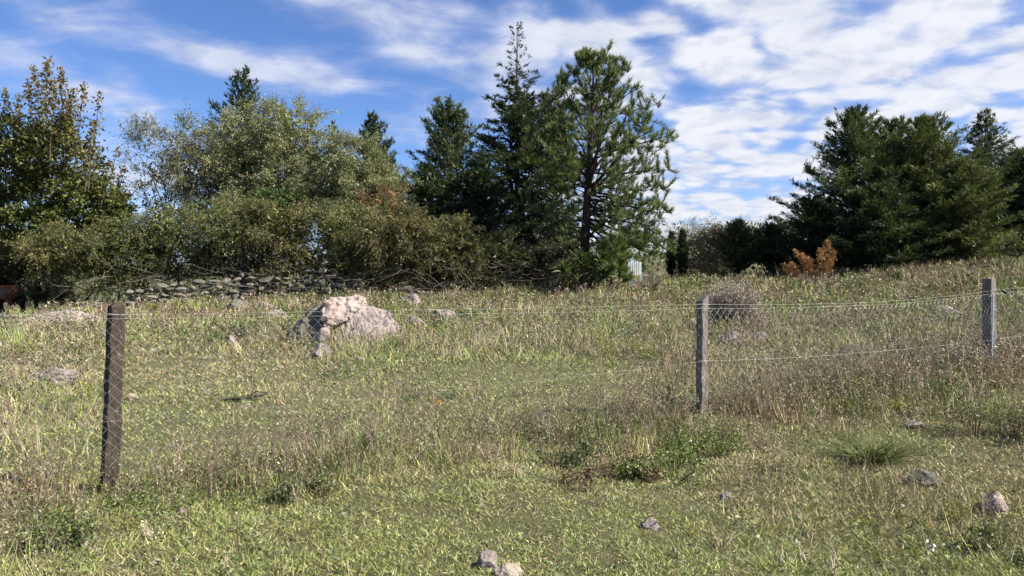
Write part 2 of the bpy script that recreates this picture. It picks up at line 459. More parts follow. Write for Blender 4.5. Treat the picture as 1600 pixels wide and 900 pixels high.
def conifer(gf, gw, base, H, R, nb=130, prof=None, t0=0.05, el_top=50, el_bot=0, curve=0.0, dens=9.0, spray=0.55, nl=9,
            L=0.17, W=0.045, jit=0.38, thick=0.13, core=900, c1=(0.030, 0.050, 0.028), c2=(0.065, 0.085, 0.035), lift=0.1, droop=0.15, lean=(0, 0), fan=60,
            azw=None, keep=None, bare_top=1.1, trunk_r=None, bark=(0.07, 0.055, 0.045), smin=0.12, jl=(0.55, 1.12)):
    base = np.asarray(base, float)
    prof = prof or (lambda t: (1 - t) ** 0.85 + 0.04)
    t = t0 + (1 - t0) * (np.arange(nb) + rng.random(nb)) / nb
    t = np.clip(t, 0, 0.995)
    az = np.arange(nb) * 2.39996 + rng.normal(size=nb) * 0.4
    ln = R * prof(t) * rng.uniform(jl[0], jl[1], nb)
    if azw is not None: ln = ln * azw(az, t)
    ax = np.stack((lean[0] * t, lean[1] * t, t * H), 1) + base
    el = np.radians(el_bot + (el_top - el_bot) * t + rng.normal(size=nb) * 8)
    hd = np.stack((np.sin(az), np.cos(az), 0 * az), 1)
    def at(i, s):
        l = ln[i][:, None]; s = s[:, None]
        return ax[i] + hd[i] * l * s * np.cos(el[i])[:, None] + np.array((0, 0, 1.)) * l * (s * np.sin(el[i])[:, None] + curve * s * s)
    def tan(i, s):
        s = s[:, None]
        return nz(hd[i] * np.cos(el[i])[:, None] + np.array((0, 0, 1.)) * (np.sin(el[i])[:, None] + 2 * curve * s))
    tr = trunk_r or H * 0.016
    k = 9
    tt = np.linspace(-0.01, 0.985, k)
    bark_tube(gw, base + np.stack((lean[0] * tt, lean[1] * tt, tt * H), 1), tr * (1 - tt * 0.93), bark)
    s6 = np.linspace(0, 0.95, 5)
    ii = np.arange(nb)
    Pb = np.stack([at(ii, np.full(nb, s)) for s in s6], 1)
    Rb = (np.clip(ln, 0.2, 9) * 0.011)[:, None] * (1.05 - s6)[None]
    gw.tubes(Pb, Rb, bark, 4)
    m = np.maximum((ln * dens).astype(int), 2)
    m = np.maximum((m * np.interp(t, (bare_top - .10, bare_top + .10), (1, .2 if bare_top < 1 else 1))).astype(int), 1)
    bi = np.repeat(ii, m); n = len(bi)
    s = smin + (1 - smin) * rng.random(n) ** 0.75
    P0 = at(bi, s); T = tan(bi, s)
    lat = nz(np.cross(T, (0, 0, 1.)))
    a = np.radians(rng.uniform(10, fan, n))[:, None] * np.where(rng.random(n) < 0.5, 1, -1)[:, None]
    D = nz(T * np.cos(a) + lat * np.sin(a) + np.array((0, 0, 1.)) * lift + rng.normal(size=(n, 3)) * thick)
    bl = spray * rng.uniform(0.5, 1.1, n) * (1.25 - 0.75 * s) * np.clip(ln[bi] / (0.5 * R), 0.35, 1.1)
    li = np.repeat(np.arange(n), nl); N = len(li)
    u = rng.random(N)
    P = P0[li] + D[li] * (bl[li] * u)[:, None] - np.array((0, 0, 1.)) * (droop * bl[li] * u * u)[:, None] + rng.normal(size=(N, 3)) * 0.025
    LD = nz(D[li] + rng.normal(size=(N, 3)) * jit + np.array((0, 0, 1.)) * (lift * 0.6 - droop * 0.5))
    w = np.clip(rng.normal(0.45, 0.26, nb)[bi][li] + rng.normal(0, 0.14, n)[li] + rng.normal(size=N) * 0.15, 0, 1)
    if keep is not None:
        ok = keep(P); P, LD, w = P[ok], LD[ok], w[ok]; N = len(P)
    gf.tri_leaves(P, LD, L * rng.uniform(0.6, 1.25, N), W * rng.uniform(0.8, 1.4, N), mixcol(N, c1, c2, 0.16, w), flat=0.5)
    if core:       # older inner sprays along the inner half of the limbs
        cz = min(1.0, R / 2.2)
        ci = rng.choice(nb, core, p=ln * (t < bare_top) / (ln * (t < bare_top)).sum()); cs = rng.uniform(.05, .62, core)
        Pc = at(ci, cs) + rng.normal(size=(core, 3)) * .10 - np.array((0, 0, .08))
        gf.tri_leaves(Pc, nz(tan(ci, cs) * .5 + rsph(core)), rng.uniform(.22, .42, core) * cz, rng.uniform(.12, .22, core) * cz, mixcol(core, c1, c2, .2), flat=.3)

def tree_obj(name, label, cat, base, gw, gf, mat, group=None, crown='crown'):
    o = thing(name, label, cat, tuple(base), group)
    parts = [gw.build('trunk', M_BARK, smooth=True)] if gw.n else []
    parts.append(gf.build(crown, mat))
    local(o, *parts)
    return o

def lobes_to_clumps(lobes, d, per=1.0, depth=0.8, lo=0.5):
    """lobes given as (px, py, rx, ry) in photo pixels of a tree that stands at distance d -> clump centres, outward directions"""
    Cs, Os = [], []
    for l in lobes:
        px, py, rx, ry = l[:4]; dd = d + (l[4] if len(l) > 4 else 0)
        c = pt(px, py, dd); rr = np.array((rx, rx * depth, ry)) / FPX * dd
        n = max(int(per * (rr[0] * rr[2]) * 12), 5)
        q = rsph(n) * rng.uniform(lo, 1, n)[:, None] ** 0.6
        Cs.append(c + q * rr); Os.append(nz(q * np.array((1, 1, 1.2))))
    return np.concatenate(Cs), np.concatenate(Os)

def twig_crown(gf, gw, Cc, Oc, r=0.25, ntw=8, twl=0.5, nl=12, L=0.07, W=0.03, c1=(0.05, 0.07, 0.03), c2=(0.09, 0.10, 0.04),
               out=0.7, up=0.25, droop=0.2, jit=0.7, leafdrop=0.0, spread=0.03, twig_col=(0.12, 0.10, 0.08), twig_r=0.004, flat=0.3, squash=0.7, clumpvar=0.25):
    K = len(Cc)
    ti = np.repeat(np.arange(K), ntw); n = len(ti)
    st = Cc[ti] + rsph(n) * (r * rng.random(n) ** 0.5)[:, None] * np.array((1, 1, squash))
    D = nz(Oc[ti] * out + np.array((0, 0, 1.)) * up + rng.normal(size=(n, 3)) * jit * 0.6)
    ln = twl * rng.uniform(0.5, 1.2, n)
    zz = np.array((0, 0, 1.))
    if gw is not None and twig_r > 0:
        us = np.linspace(0, 1, 4)
        Pt = np.stack([st + D * (ln * u)[:, None] - zz * (droop * ln * u * u)[:, None] for u in us], 1)
        gw.tubes(Pt, np.array([1, .8, .6, .3])[None] * twig_r, twig_col, 3)
    li = np.repeat(np.arange(n), nl); N = len(li)
    u = rng.random(N)
    P = st[li] + D[li] * (ln[li] * u)[:, None] - zz * (droop * ln[li] * u * u)[:, None] + rng.normal(size=(N, 3)) * spread
    LD = nz(D[li] * 0.6 - zz * (leafdrop + droop * u[:, None] * 0.8) + rng.normal(size=(N, 3)) * 0.5)
    w = np.clip(rng.normal(0.5, clumpvar, K)[ti][li] + rng.normal(size=N) * 0.2, 0, 1)
    gf.tri_leaves(P, LD, L * rng.uniform(0.6, 1.3, N), W * rng.uniform(0.8, 1.5, N), mixcol(N, c1, c2, 0.18, w), flat=flat)

def limbs_to(gw, base, Cc, n=14, fork=0.35, r0=0.12, col=(0.11, 0.09, 0.07), stems=1, ends=None):
    """a trunk (or several stems) and limbs that run to some of the clumps"""
    base = np.asarray(base, float)
    top = Cc.mean(0)
    for s in range(stems):
        b = base + np.array((*(rng.normal(size=2) * 0.18 * (stems > 1)), 0))
        f = b + (top - b) * fork + np.array((*(rng.normal(size=2) * 0.3 * (stems > 1)), 0))
        bark_tube(gw, curve_pts(b - (0, 0, .1), f, 6, 0.05), r0 * np.linspace(1.15, .75, 6), col)
        for c in Cc[rng.choice(len(Cc), min(n, len(Cc)), replace=False)]:
            P = curve_pts(f, c, 7, 0.10)
            bark_tube(gw, P, r0 * 0.62 * np.linspace(1, .12, 7), col, 5)

def bushy(name, label, cat, lobes, d, base_px, base_d=None, mat=M_LEAF, group=None, per=1.0, lo=0.5, stems=1, nlimb=14, r0=0.12, fork=0.35,
          bark=(0.11, 0.09, 0.07), depth=0.8, extra=None, core=260, **kw):
    gf, gw = Geo(), Geo()
    Cc, Oc = lobes_to_clumps(lobes, d, per, depth, lo)
    g = ground_z(Cc[:, 0], Cc[:, 1]) + 0.1
    Cc[:, 2] = np.maximum(Cc[:, 2], g)
    base = gpt(base_px, base_d or d)
    limbs_to(gw, base, Cc, nlimb, fork, r0, bark, stems)
    twig_crown(gf, gw, Cc, Oc, twig_col=bark, **kw)
    if core:       # inner leaves that fill the body of each lobe
        for l in lobes:
            dd = d + (l[4] if len(l) > 4 else 0)
            c0 = pt(l[0], l[1], dd); rr = np.array((l[2], l[2] * depth, l[3])) / FPX * dd
            n = int(core * rr[0] * rr[2]) + 6
            P = c0 + rsph(n) * rng.random(n)[:, None] ** .5 * rr * .82
            P[:, 2] = np.maximum(P[:, 2], ground_z(P[:, 0], P[:, 1]) + .1)
            gf.tri_leaves(P, rsph(n), rng.uniform(.12, .24, n), rng.uniform(.06, .12, n), mixcol(n, kw['c1'], kw['c2'], .2), flat=.2)
    if extra: extra(gf, gw, base)
    return tree_obj(name, label, cat, base, gw, gf, mat, group, crown='foliage' if cat == 'shrub' else 'crown')

# --- broadleaf tree at the left edge, with long upright shoots
def left_shoots(gf, gw, base):
    d = 27
    for (tx, ty, bx, by, n) in ((82, 96, 78, 240, 190), (60, 108, 66, 250, 150), (102, 112, 92, 250, 170), (122, 140, 108, 260, 150), (138, 136, 120, 270, 110), (160, 146, 140, 300, 80),
                                (12, 142, 20, 260, 130), (36, 150, 40, 260, 110), (-8, 160, 0, 270, 120), (152, 190, 135, 300, 120), (50, 132, 56, 250, 120), (90, 130, 82, 250, 150),
                                (200, 262, 170, 330, 80), (205, 300, 170, 350, 60), (188, 235, 160, 320, 60), (112, 165, 100, 270, 140), (30, 190, 40, 280, 120)):
        dd = d + rng.uniform(-.8, .8)
        P = curve_pts(pt(bx, by, dd), pt(tx, ty, dd), 8, 0.03)
        bark_tube(gw, P, np.linspace(.03, .006, 8), (0.10, 0.08, 0.06), 4)
        N = int(n * 2.3)
        u = rng.random(N) ** 0.8; k = np.clip((u * 7).astype(int), 0, 6); f = (u * 7 - k)[:, None]
        Q = P[k] * (1 - f) + P[k + 1] * f
        spread = (0.05 + 0.17 * (1 - u))[:, None]
        Q = Q + rng.normal(size=(N, 3)) * spread
        D = nz(rng.normal(size=(N, 3)) + (0, 0, .3))
        w = np.clip(u * 0.75 + rng.normal(size=N) * 0.25, 0, 1)
        gf.tri_leaves(Q, D, 0.15 * rng.uniform(.6, 1.3, N), 0.09 * rng.uniform(.7, 1.2, N), mixcol(N, (0.075, 0.085, 0.026), (0.185, 0.125, 0.055), .2, w), flat=.1)
bushy('broadleaf_tree', 'tall leafy tree with yellow-brown upright top shoots, standing over the horse', 'tree',
      [(25, 250, 60, 70), (90, 265, 60, 75), (135, 315, 58, 52), (165, 330, 42, 40), (15, 340, 70, 60), (95, 365, 75, 52), (-60, 290, 70, 110), (-90, 390, 70, 70), (185, 355, 34, 34)], 27.6, 60, 29.4,
      mat=M_GLOSSLEAF, per=2.0, lo=0.5, nlimb=14, r0=.11, fork=.45, r=.26, ntw=9, twl=.42, nl=11, L=.14, W=.085, core=330, c1=(0.046, 0.074, 0.022), c2=(0.145, 0.145, 0.040),
      up=.35, droop=.1, jit=.9, flat=.2, spread=.06, extra=left_shoots)

# --- feathery grey-green trees in the left middle
OL = dict(r=.30, ntw=13, twl=.75, nl=29, L=.095, W=.025, c1=(0.112, 0.135, 0.062), c2=(0.235, 0.240, 0.114), out=.6, up=.55, droop=.35, jit=.75, leafdrop=.15, spread=.05, flat=.15, twig_r=.005, clumpvar=.3)
bushy('feathery_tree', 'big rounded feathery grey-green tree with a dark conifer tip behind it', 'tree',
      [(392, 220, 66, 44), (452, 212, 62, 52), (338, 262, 68, 48), (425, 280, 85, 52), (500, 262, 50, 48), (375, 325, 100, 34), (470, 325, 70, 34)], 29, 400, 29.4, per=2.0, lo=.5, nlimb=12, r0=.11, bark=(0.15, 0.13, 0.11), core=620, **OL)
bushy('feathery_tree', 'pale feathery tree sloping down between round tree and dark cypress tip', 'tree',
      [(548, 258, 48, 40), (580, 292, 52, 34), (530, 305, 55, 36), (618, 292, 26, 26), (560, 328, 60, 26)], 28.5, 550, 29, per=2.0, lo=.5, nlimb=9, r0=.09, bark=(0.15, 0.13, 0.11), core=620, **OL)
bushy('sparse_tree', 'thin see-through tree with fine twigs left of the feathery grey-green tree', 'tree',
      [(232, 245, 34, 48), (278, 225, 42, 38), (245, 300, 34, 34), (300, 290, 36, 46)], 28, 262, 28.4, per=1.7, lo=.3, nlimb=14, r0=.06, bark=(0.10, 0.085, 0.07), core=60,
      r=.3, ntw=10, twl=.7, nl=13, L=.10, W=.036, c1=(0.100, 0.115, 0.055), c2=(0.200, 0.200, 0.105), out=.5, up=.6, droop=.25, jit=.85, spread=.05, flat=.1, twig_r=.006)
bushy('leafy_tree', 'small glossy dark-green leafy tree in front of the feathery round tree', 'tree',
      [(440, 318, 46, 26), (395, 325, 30, 20)], 27.2, 430, 27.2, mat=M_GLOSSLEAF, per=2.4, lo=.3, nlimb=10, r0=.07,
      r=.25, ntw=8, twl=.3, nl=10, L=.10, W=.06, c1=(0.030, 0.060, 0.018), c2=(0.070, 0.105, 0.030), jit=.9, flat=.4)
bushy('rusty_shrub', 'rust-brown topped shrub above the hedge beside the dark conifers', 'shrub',
      [(603, 315, 38, 24), (575, 325, 20, 16)], 26.8, 600, 26.8, per=2.0, lo=.3, nlimb=10, r0=.05,
      r=.22, ntw=9, twl=.4, nl=12, L=.07, W=.03, c1=(0.12, 0.065, 0.032), c2=(0.19, 0.105, 0.05), up=.4, jit=.8)

# --- dark conifers of the left half
def dark_conifer(name, label, tip, d, H=None, R=2.0, group=None, **kw):
    gf, gw = Geo(), Geo()
    b = gpt(tip[0], d)
    H = Z(tip[1], d) - b[2]
    conifer(gf, gw, b, H, R, **kw)
    return tree_obj(name, label, 'tree', b, gw, gf, M_NEEDLE, group)
CYP = dict(c1=(0.018, 0.034, 0.022), c2=(0.048, 0.070, 0.032))
dark_conifer('cypress', 'dark conifer tip poking out above the round feathery tree', (383, 120), 30.5, R=2.9, nb=130, prof=lambda t: (1 - t) ** .58 + .03, el_top=55, el_bot=5, curve=.15, dens=9, spray=.6, nl=9, lift=.25, **CYP)
dark_conifer('cypress', 'small pale green conifer tip rising between two feathery trees', (521, 196), 31, R=1.5, nb=70, prof=lambda t: (1 - t) ** .8 + .04, el_top=60, el_bot=20, dens=8, spray=.4, nl=8, lift=.3, c1=(0.06, .08, .03), c2=(.12, .12, .05))
dark_conifer('cypress', 'dark blue-green conifer beside the pale sloping feathery tree', (583, 186), 30, R=2.5, nb=130, prof=lambda t: (1 - t) ** .75 + .05, el_top=60, el_bot=5, curve=.18, dens=14, spray=.55, nl=12, W=.038, lift=.25, c1=(0.024, .044, .028), c2=(.062, .085, .040))
dark_conifer('cypress', 'broad conifer with thin bare spike top, left of the tallest conifer', (702, 160), 30.5, R=2.7, nb=170, prof=lambda t: np.minimum((1 - t) ** .6 * 1.05 * (t < .93) + .03, .95), el_top=50, el_bot=0, curve=.10, dens=14, spray=.6, nl=12, W=.038, core=1500, lift=.15, c1=(0.034, .058, .034), c2=(.085, .105, .050))
dark_conifer('cedar', 'tallest conifer with a thin bare drooping top, left of the big pine', (808, 42), 31.5, R=3.3, nb=210, prof=lambda t: np.where(t > .62, .05 + .95 * (1 - t) ** 1.15 * 1.3, .62 + .38 * (.62 - t) / .62), el_top=28, el_bot=-4, curve=.05, dens=15, spray=.62, nl=12, W=.038, core=2600, lift=.08, bare_top=.76, bark=(0.16, .13, .11), c1=(0.014, .028, .019), c2=(.038, .060, .032))
dark_conifer('cypress', 'very dark shaded conifer between the tallest conifer and the big pine', (862, 148), 31, R=2.2, nb=140, prof=lambda t: np.minimum((1 - t) ** .6 + .05, .9), el_top=45, el_bot=-5, dens=12, spray=.6, nl=11, W=.038, core=1600, lift=.05, c1=(0.018, .036, .022), c2=(.052, .076, .034))
dark_conifer('cypress', 'low dark conifer filling the gap behind the hedge below the tall conifers', (668, 262), 29, R=2.0, nb=110, prof=lambda t: np.minimum((1 - t) ** .6 + .05, .9), el_top=45, el_bot=-5, dens=12, spray=.6, nl=11, W=.038, core=1600, lift=.05, c1=(0.018, .036, .022), c2=(.052, .076, .034))
dark_conifer('cypress', 'low shaded conifer in front of the tallest conifer trunk', (752, 250), 29, R=2.1, nb=120, prof=lambda t: np.minimum((1 - t) ** .6 + .05, .9), el_top=45, el_bot=-5, dens=12, spray=.6, nl=11, W=.038, core=1600, lift=.05, c1=(0.013, .027, .018), c2=(.036, .056, .030))

# --- the big pine
def tufts(gf, P, D, n=26, L=0.19, W=0.013, c1=(0.035, 0.060, 0.024), c2=(0.085, 0.105, 0.036), spread=0.75, axis_len=0.14):
    k = len(P)
    i = np.repeat(np.arange(k), n); N = len(i)
    base = P[i] + D[i] * (rng.uniform(-.6, .5, N) * axis_len)[:, None]
    d = nz(D[i] * 0.85 + rsph(N) * spread)
    w = np.clip(rng.normal(.45, .28, k)[i] + rng.normal(size=N) * .12, 0, 1)
    gf.needles(base, d, L * rng.uniform(.7, 1.15, N), W, mixcol(N, c1, c2, .15, w))

def pine(name, label, base, H, limbs, d_col=None, needle=None, tr=0.2, bark=(0.085, 0.06, 0.05), trunk_pts=None, n_sub=9, tuft_n=26, sub_len=0.75, Ln=0.19, Wn=0.013, fill=None):
    gf, gw = Geo(), Geo()
    base = np.asarray(base, float)
    T = trunk_pts
    bark_tube(gw, T, tr * np.linspace(1.1, .12, len(T)), bark, 9)
    TP, TD, LIMB = [], [], []
    def trunk_at(z):
        return np.array([np.interp(z, T[:, 2], T[:, j]) for j in range(3)])
    for (z, az, ln, el, cv) in limbs:
        a = trunk_at(z)
        hd = np.array((math.sin(az), math.cos(az), 0))
        s = np.linspace(0, 1, 8)[:, None]
        P = a + hd * ln * s * math.cos(el) + np.array((0, 0, 1.)) * ln * (s * math.sin(el) + cv * s * s) + np.cumsum(rng.normal(size=(8, 3)) * 0.018 * ln * (s > 0), 0)
        bark_tube(gw, P, (0.012 + 0.012 * ln) * np.linspace(1, .2, 8), bark, 5)
        LIMB.append(P[2:])
        m = max(int(n_sub * ln), 4)
        ss = rng.uniform(.40, 1, m); k = np.clip((ss * 7).astype(int), 0, 6); f = (ss * 7 - k)[:, None]
        q = P[k] * (1 - f) + P[k + 1] * f
        tg = nz(P[k + 1] - P[k])
        lat = nz(np.cross(tg, (0, 0, 1.)))
        an = np.radians(rng.uniform(15, 62, m))[:, None] * np.where(rng.random(m) < .5, 1, -1)[:, None]
        D = nz(tg * np.cos(an) + lat * np.sin(an) + np.array((0, 0, 1.)) * rng.uniform(-.25, .95, m)[:, None] + rng.normal(size=(m, 3)) * .2)
        sl = sub_len * rng.uniform(.35, 1.0, m) * (1.3 - .7 * ss)
        E = q + D * sl[:, None] + np.array((0, 0, 1.)) * (sl * .12)[:, None]
        gw.tubes(np.stack((q, (q + E) / 2 + (0, 0, -.02), E), 1), np.array((.014, .010, .006))[None], bark, 3)
        for u in (1.0, .70, .42):
            ok = rng.random(m) < (1.0 if u == 1 else .75)
            TP.append((q + (E - q) * u)[ok]); TD.append(nz(D + (0, 0, .65))[ok])
        TP.append(P[-1][None]); TD.append(nz(P[-1] - P[-2])[None])
    if fill is not None:      # thin branchlets that carry the outer tufts, rooted on the nearest limb
        LP = np.concatenate(LIMB); Q = fill
        k = np.array([np.argmin(((LP - q) ** 2).sum(1) + .6 * np.maximum(0, LP[:, 2] - q[2] + .05) ** 2) for q in Q]); A = LP[k]
        ln = np.linalg.norm(Q - A, axis=1); ok = (ln < 1.35) & (ln > .12); A, Q, ln = A[ok], Q[ok], ln[ok]
        M = (A + Q) / 2 - np.array((0, 0, 1.)) * (.10 * ln)[:, None]
        gw.tubes(np.stack((A, M, Q), 1), np.array((.016, .011, .006))[None], bark, 3)
        dv = nz(Q - M + np.array((0, 0, .25)))
        for u in (1.0, .80, .6):
            TP.append(M + (Q - M) * (u * 2 - 1) if u > .5 else M); TD.append(dv)
    TP, TD = np.concatenate(TP), np.concatenate(TD)
    tufts(gf, TP, TD, tuft_n, Ln, Wn, **(needle or {}))
    return tree_obj(name, label, 'tree', base, gw, gf, M_NEEDLE)

def big_pine():
    d = 26.5
    b = gpt(912, d)
    tr = np.array([pt(px, py, d) for px, py in ((912, 440), (914, 380), (917, 320), (920, 270), (922, 220), (924, 185), (925, 155), (926, 130), (926, 112))])
    tr[0, 2] = b[2] - .1
    limbs = []
    H0, H1 = b[2], tr[-1, 2]
    # limb tips lie within the egg-shaped outline of the crown
    ey = (78, 90, 105, 125, 155, 185, 215, 255, 295, 335, 370, 425)
    er = (8, 32, 52, 70, 92, 112, 132, 140, 130, 124, 122, 112)
    for i in range(84):
        az = i * 2.39996 + rng.normal() * .35
        y_tip = 90 + 310 * ((i + rng.random()) / 84) ** .95
        reach = np.interp(y_tip, ey, er) * (1.0 if math.sin(az) > 0 else .86) * (rng.uniform(.80, 1.02) if rng.random() < .55 else rng.uniform(.35, .8))
        el = math.radians(np.interp(y_tip, (90, 150, 220, 300, 400), (66, 52, 34, 14, 0)) + rng.normal() * 7)
        r = max(reach - 12, 5) / FPX * d
        z0 = Z(y_tip, d) - r * math.tan(el) * 1.02
        z0 = min(max(z0, H0 + .9), H1 - .05)
        limbs.append((z0, az, r / math.cos(el), el, .06))
    # limbs that hang over the open ground at the right
    for px, py, z_py in ((1045, 330, 300), (1050, 262, 270), (1042, 215, 240), (1030, 385, 330), (1000, 395, 350), (1035, 300, 290), (1020, 360, 320), (1035, 410, 345), (1010, 420, 350), (1020, 160, 190), (1000, 140, 175), (1048, 345, 310), (1022, 335, 300), (1000, 330, 300), (985, 360, 330), (1040, 365, 320), (1018, 395, 340), (1045, 400, 340), (1005, 378, 330), (1030, 428, 360), (990, 350, 310), (960, 300, 290), (970, 330, 310)):
        e = pt(px, py, d - rng.uniform(0, 1.2)); a = np.array([np.interp(Z(z_py, d), tr[:, 2], tr[:, j]) for j in range(3)])
        v = e - a
        limbs.append((a[2], math.atan2(v[0], v[1]), np.linalg.norm(v), math.asin(v[2] / np.linalg.norm(v)) - .06, .06))
    # where the outer tufts sit: through the crown, thicker towards its skin, in clumps with gaps between
    n = 2900
    yt = rng.uniform(82, 430, n); az = rng.uniform(0, 2 * np.pi, n)
    R = np.interp(yt, ey, er) * np.where(np.sin(az) > 0, 1.0, .88)
    q = rng.random(n) ** .45
    c = np.interp(Z(yt, d), tr[:, 2], tr[:, 0])
    Q = np.stack((c + np.sin(az) * q * R / FPX * d, d + np.cos(az) * q * R / FPX * d, Z(yt, d)), 1)
    ok = fbm(Q[:, 0] * 1.2, Q[:, 1] * 1.2, Q[:, 2] * 1.7, 2, 61) > .485
    ok &= ~((yt > 300) & (np.sin(az) < .0))                                        # shaded out low on the left
    ok &= ~((Q[:, 1] < d) & (np.abs(Q[:, 0] - c) < .45) & (yt > 150))              # open in front of the trunk
    ok &= ~((yt > 385) & (Q[:, 0] < X(1012, d)))
    pine('pine', 'big open-crowned pine with visible dark trunk in the middle of the view', b, H1 - H0, limbs, trunk_pts=tr, bark=(0.05, 0.038, 0.032), tr=.17, n_sub=4, tuft_n=22, sub_len=.50, Ln=.19, Wn=.016, needle=dict(c1=(.055, .092, .034), c2=(.185, .220, .072), spread=.68), fill=Q[ok])

big_pine()

def bushy_young_pine():
    d = 24.5
    b = gpt(955, d)
    tr = np.array([pt(px, py, d) for px, py in ((955, 445), (955, 425), (956, 405), (957, 392))]); tr[0, 2] = b[2] - .05
    limbs = []
    for i in range(26):
        t = .08 + .9 * i / 26
        limbs.append((b[2] + t * (tr[-1, 2] - b[2]), i * 2.4, .85 * (1.1 - .6 * t) * rng.uniform(.8, 1.1), math.radians(20 + 35 * t), .1))
    pine('young_pine', 'low bright green young pine beside the spiky yucca', b, 1, limbs, trunk_pts=tr, tr=.05, n_sub=14, tuft_n=26, sub_len=.35, Ln=.2,
         needle=dict(c1=(.055, .095, .025), c2=(.12, .16, .04)))
bushy_young_pine()

# --- right-hand group of cypresses
def rcyp(label, tip, d, R, nb=150, name='cypress', **kw):
    k = dict(prof=lambda t: np.minimum(1.15 * (1 - t) ** .62 + .04, .98), el_top=55, el_bot=-6, curve=.12, dens=12, spray=.62, nl=13, L=.17, W=.036, lift=.14, droop=.12,
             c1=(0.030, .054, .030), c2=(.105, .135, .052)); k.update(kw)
    return dark_conifer(name, label, tip, d, R=R, nb=nb, **k)
rcyp('widest cypress at left end of the right-hand group, branches to the ground', (1333, 184), 29, 2.75, 210, prof=lambda t: np.minimum(1.05 * (1 - t) ** .62 + .06, .92) + .22 * (t < .3))
rcyp('dense cypress second from the left in the right-hand group', (1392, 196), 30.5, 2.3, 180)
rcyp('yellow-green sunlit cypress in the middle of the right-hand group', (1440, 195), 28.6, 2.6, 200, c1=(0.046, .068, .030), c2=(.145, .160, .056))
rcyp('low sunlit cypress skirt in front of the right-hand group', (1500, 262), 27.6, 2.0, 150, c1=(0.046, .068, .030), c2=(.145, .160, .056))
rcyp('slender open conifer with thin top standing behind the right-hand group', (1535, 178), 34, 2.7, 170, name='cedar', prof=lambda t: np.where(t > .5, .06 + .94 * (1 - t) * 1.25, .7), el_top=35, dens=8.5, c1=(0.034, .052, .032), c2=(.080, .100, .048))
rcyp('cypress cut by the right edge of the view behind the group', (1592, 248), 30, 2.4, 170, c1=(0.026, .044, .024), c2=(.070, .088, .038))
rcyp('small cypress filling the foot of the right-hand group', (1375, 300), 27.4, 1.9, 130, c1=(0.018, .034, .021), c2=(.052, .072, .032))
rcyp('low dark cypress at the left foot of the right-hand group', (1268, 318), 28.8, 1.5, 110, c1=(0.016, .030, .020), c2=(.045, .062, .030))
rcyp('cypress beyond the right edge beside the leaning shrub', (1660, 255), 28, 2.4, 130)

# --- trees in the gap
COL = dict(prof=lambda t: np.minimum((1 - t) ** .5, .85) * np.clip(t * 6 + .4, 0, 1), t0=.02, el_top=75, el_bot=62, dens=22, spray=.30, nl=8, L=.13, W=.045, lift=.5, c1=(0.012, .024, .013), c2=(.030, .046, .020))
dark_conifer('column_cypress', 'slim dark columnar cypress, right and taller of the pair', (1066, 363), 30, R=.42, nb=80, **COL)
dark_conifer('column_cypress', 'slim dark columnar cypress, left and shorter of the pair', (1049, 366), 30.4, R=.36, nb=70, **COL)
YEL = dict(r=.26, ntw=10, twl=.6, nl=12, L=.08, W=.026, up=.35, droop=.3, jit=.85, spread=.05, flat=.1, twig_r=.006)
bushy('straw_tree', 'straw-coloured half-dry feathery tree right of the columnar cypresses', 'tree', [(1098, 388, 34, 36), (1114, 366, 32, 22), (1098, 418, 44, 22)], 31, 1095, 31, per=3.4, core=420, lo=.3, stems=2, nlimb=14, r0=.07, bark=(0.19, .16, .12),
      c1=(0.15, .125, .062), c2=(.25, .215, .115), **YEL)
bushy('straw_shrub', 'low olive-straw shrub at the foot of the half-dry tree', 'shrub', [(1110, 425, 34, 14), (1135, 430, 20, 10)], 29.5, 1112, 29.5, per=3.2, lo=.3, nlimb=8, r0=.03, bark=(0.16, .13, .10),
      c1=(0.13, .115, .05), c2=(.21, .18, .09), **YEL)
dark_conifer('juniper', 'wide dark green juniper in the gap left of the rust bush', (1152, 352), 31, R=1.35, nb=110, prof=lambda t: np.minimum((1 - t) ** .55, .9), el_top=70, el_bot=30, dens=13, spray=.5, nl=8, lift=.35, c1=(0.030, .056, .028), c2=(.080, .115, .048))
dark_conifer('juniper', 'dark juniper behind the rust bush in the gap', (1205, 362), 31.5, R=1.4, nb=110, prof=lambda t: np.minimum((1 - t) ** .55, .9), el_top=70, el_bot=30, dens=13, spray=.5, nl=8, lift=.35, c1=(0.020, .038, .022), c2=(.050, .074, .034))
bushy('bare_tree', 'greyish thin tree top rising behind the junipers in the gap', 'tree', [(1160, 365, 40, 24), (1205, 372, 38, 22), (1125, 370, 30, 20)], 38, 1165, 38, per=1.0, lo=.3, stems=2, nlimb=18, r0=.08, bark=(0.16, .14, .12),
      c1=(0.10, .105, .06), c2=(.17, .165, .10), **{**YEL, 'nl': 6})
bushy('bare_tree', 'thin pinkish bare tree top behind the columnar cypresses', 'tree', [(1062, 358, 22, 16), (1048, 372, 20, 20)], 40, 1058, 40, per=1.0, lo=.3, stems=2, nlimb=16, r0=.06, bark=(0.19, .15, .13),
      c1=(0.17, .13, .10), c2=(.22, .18, .13), **{**YEL, 'nl': 3})
bushy('leaning_shrub', 'yellow-green shrub with leaning bare stem at the right edge', 'shrub', [(1585, 383, 26, 14), (1610, 375, 24, 22), (1558, 390, 14, 8)], 24.5, 1592, 24.5, per=1.7, lo=.2, nlimb=8, r0=.03, bark=(0.09, .075, .06),
      r=.18, ntw=8, twl=.4, nl=10, L=.08, W=.03, c1=(0.07, .085, .025), c2=(.15, .14, .05), up=.4, jit=.8)

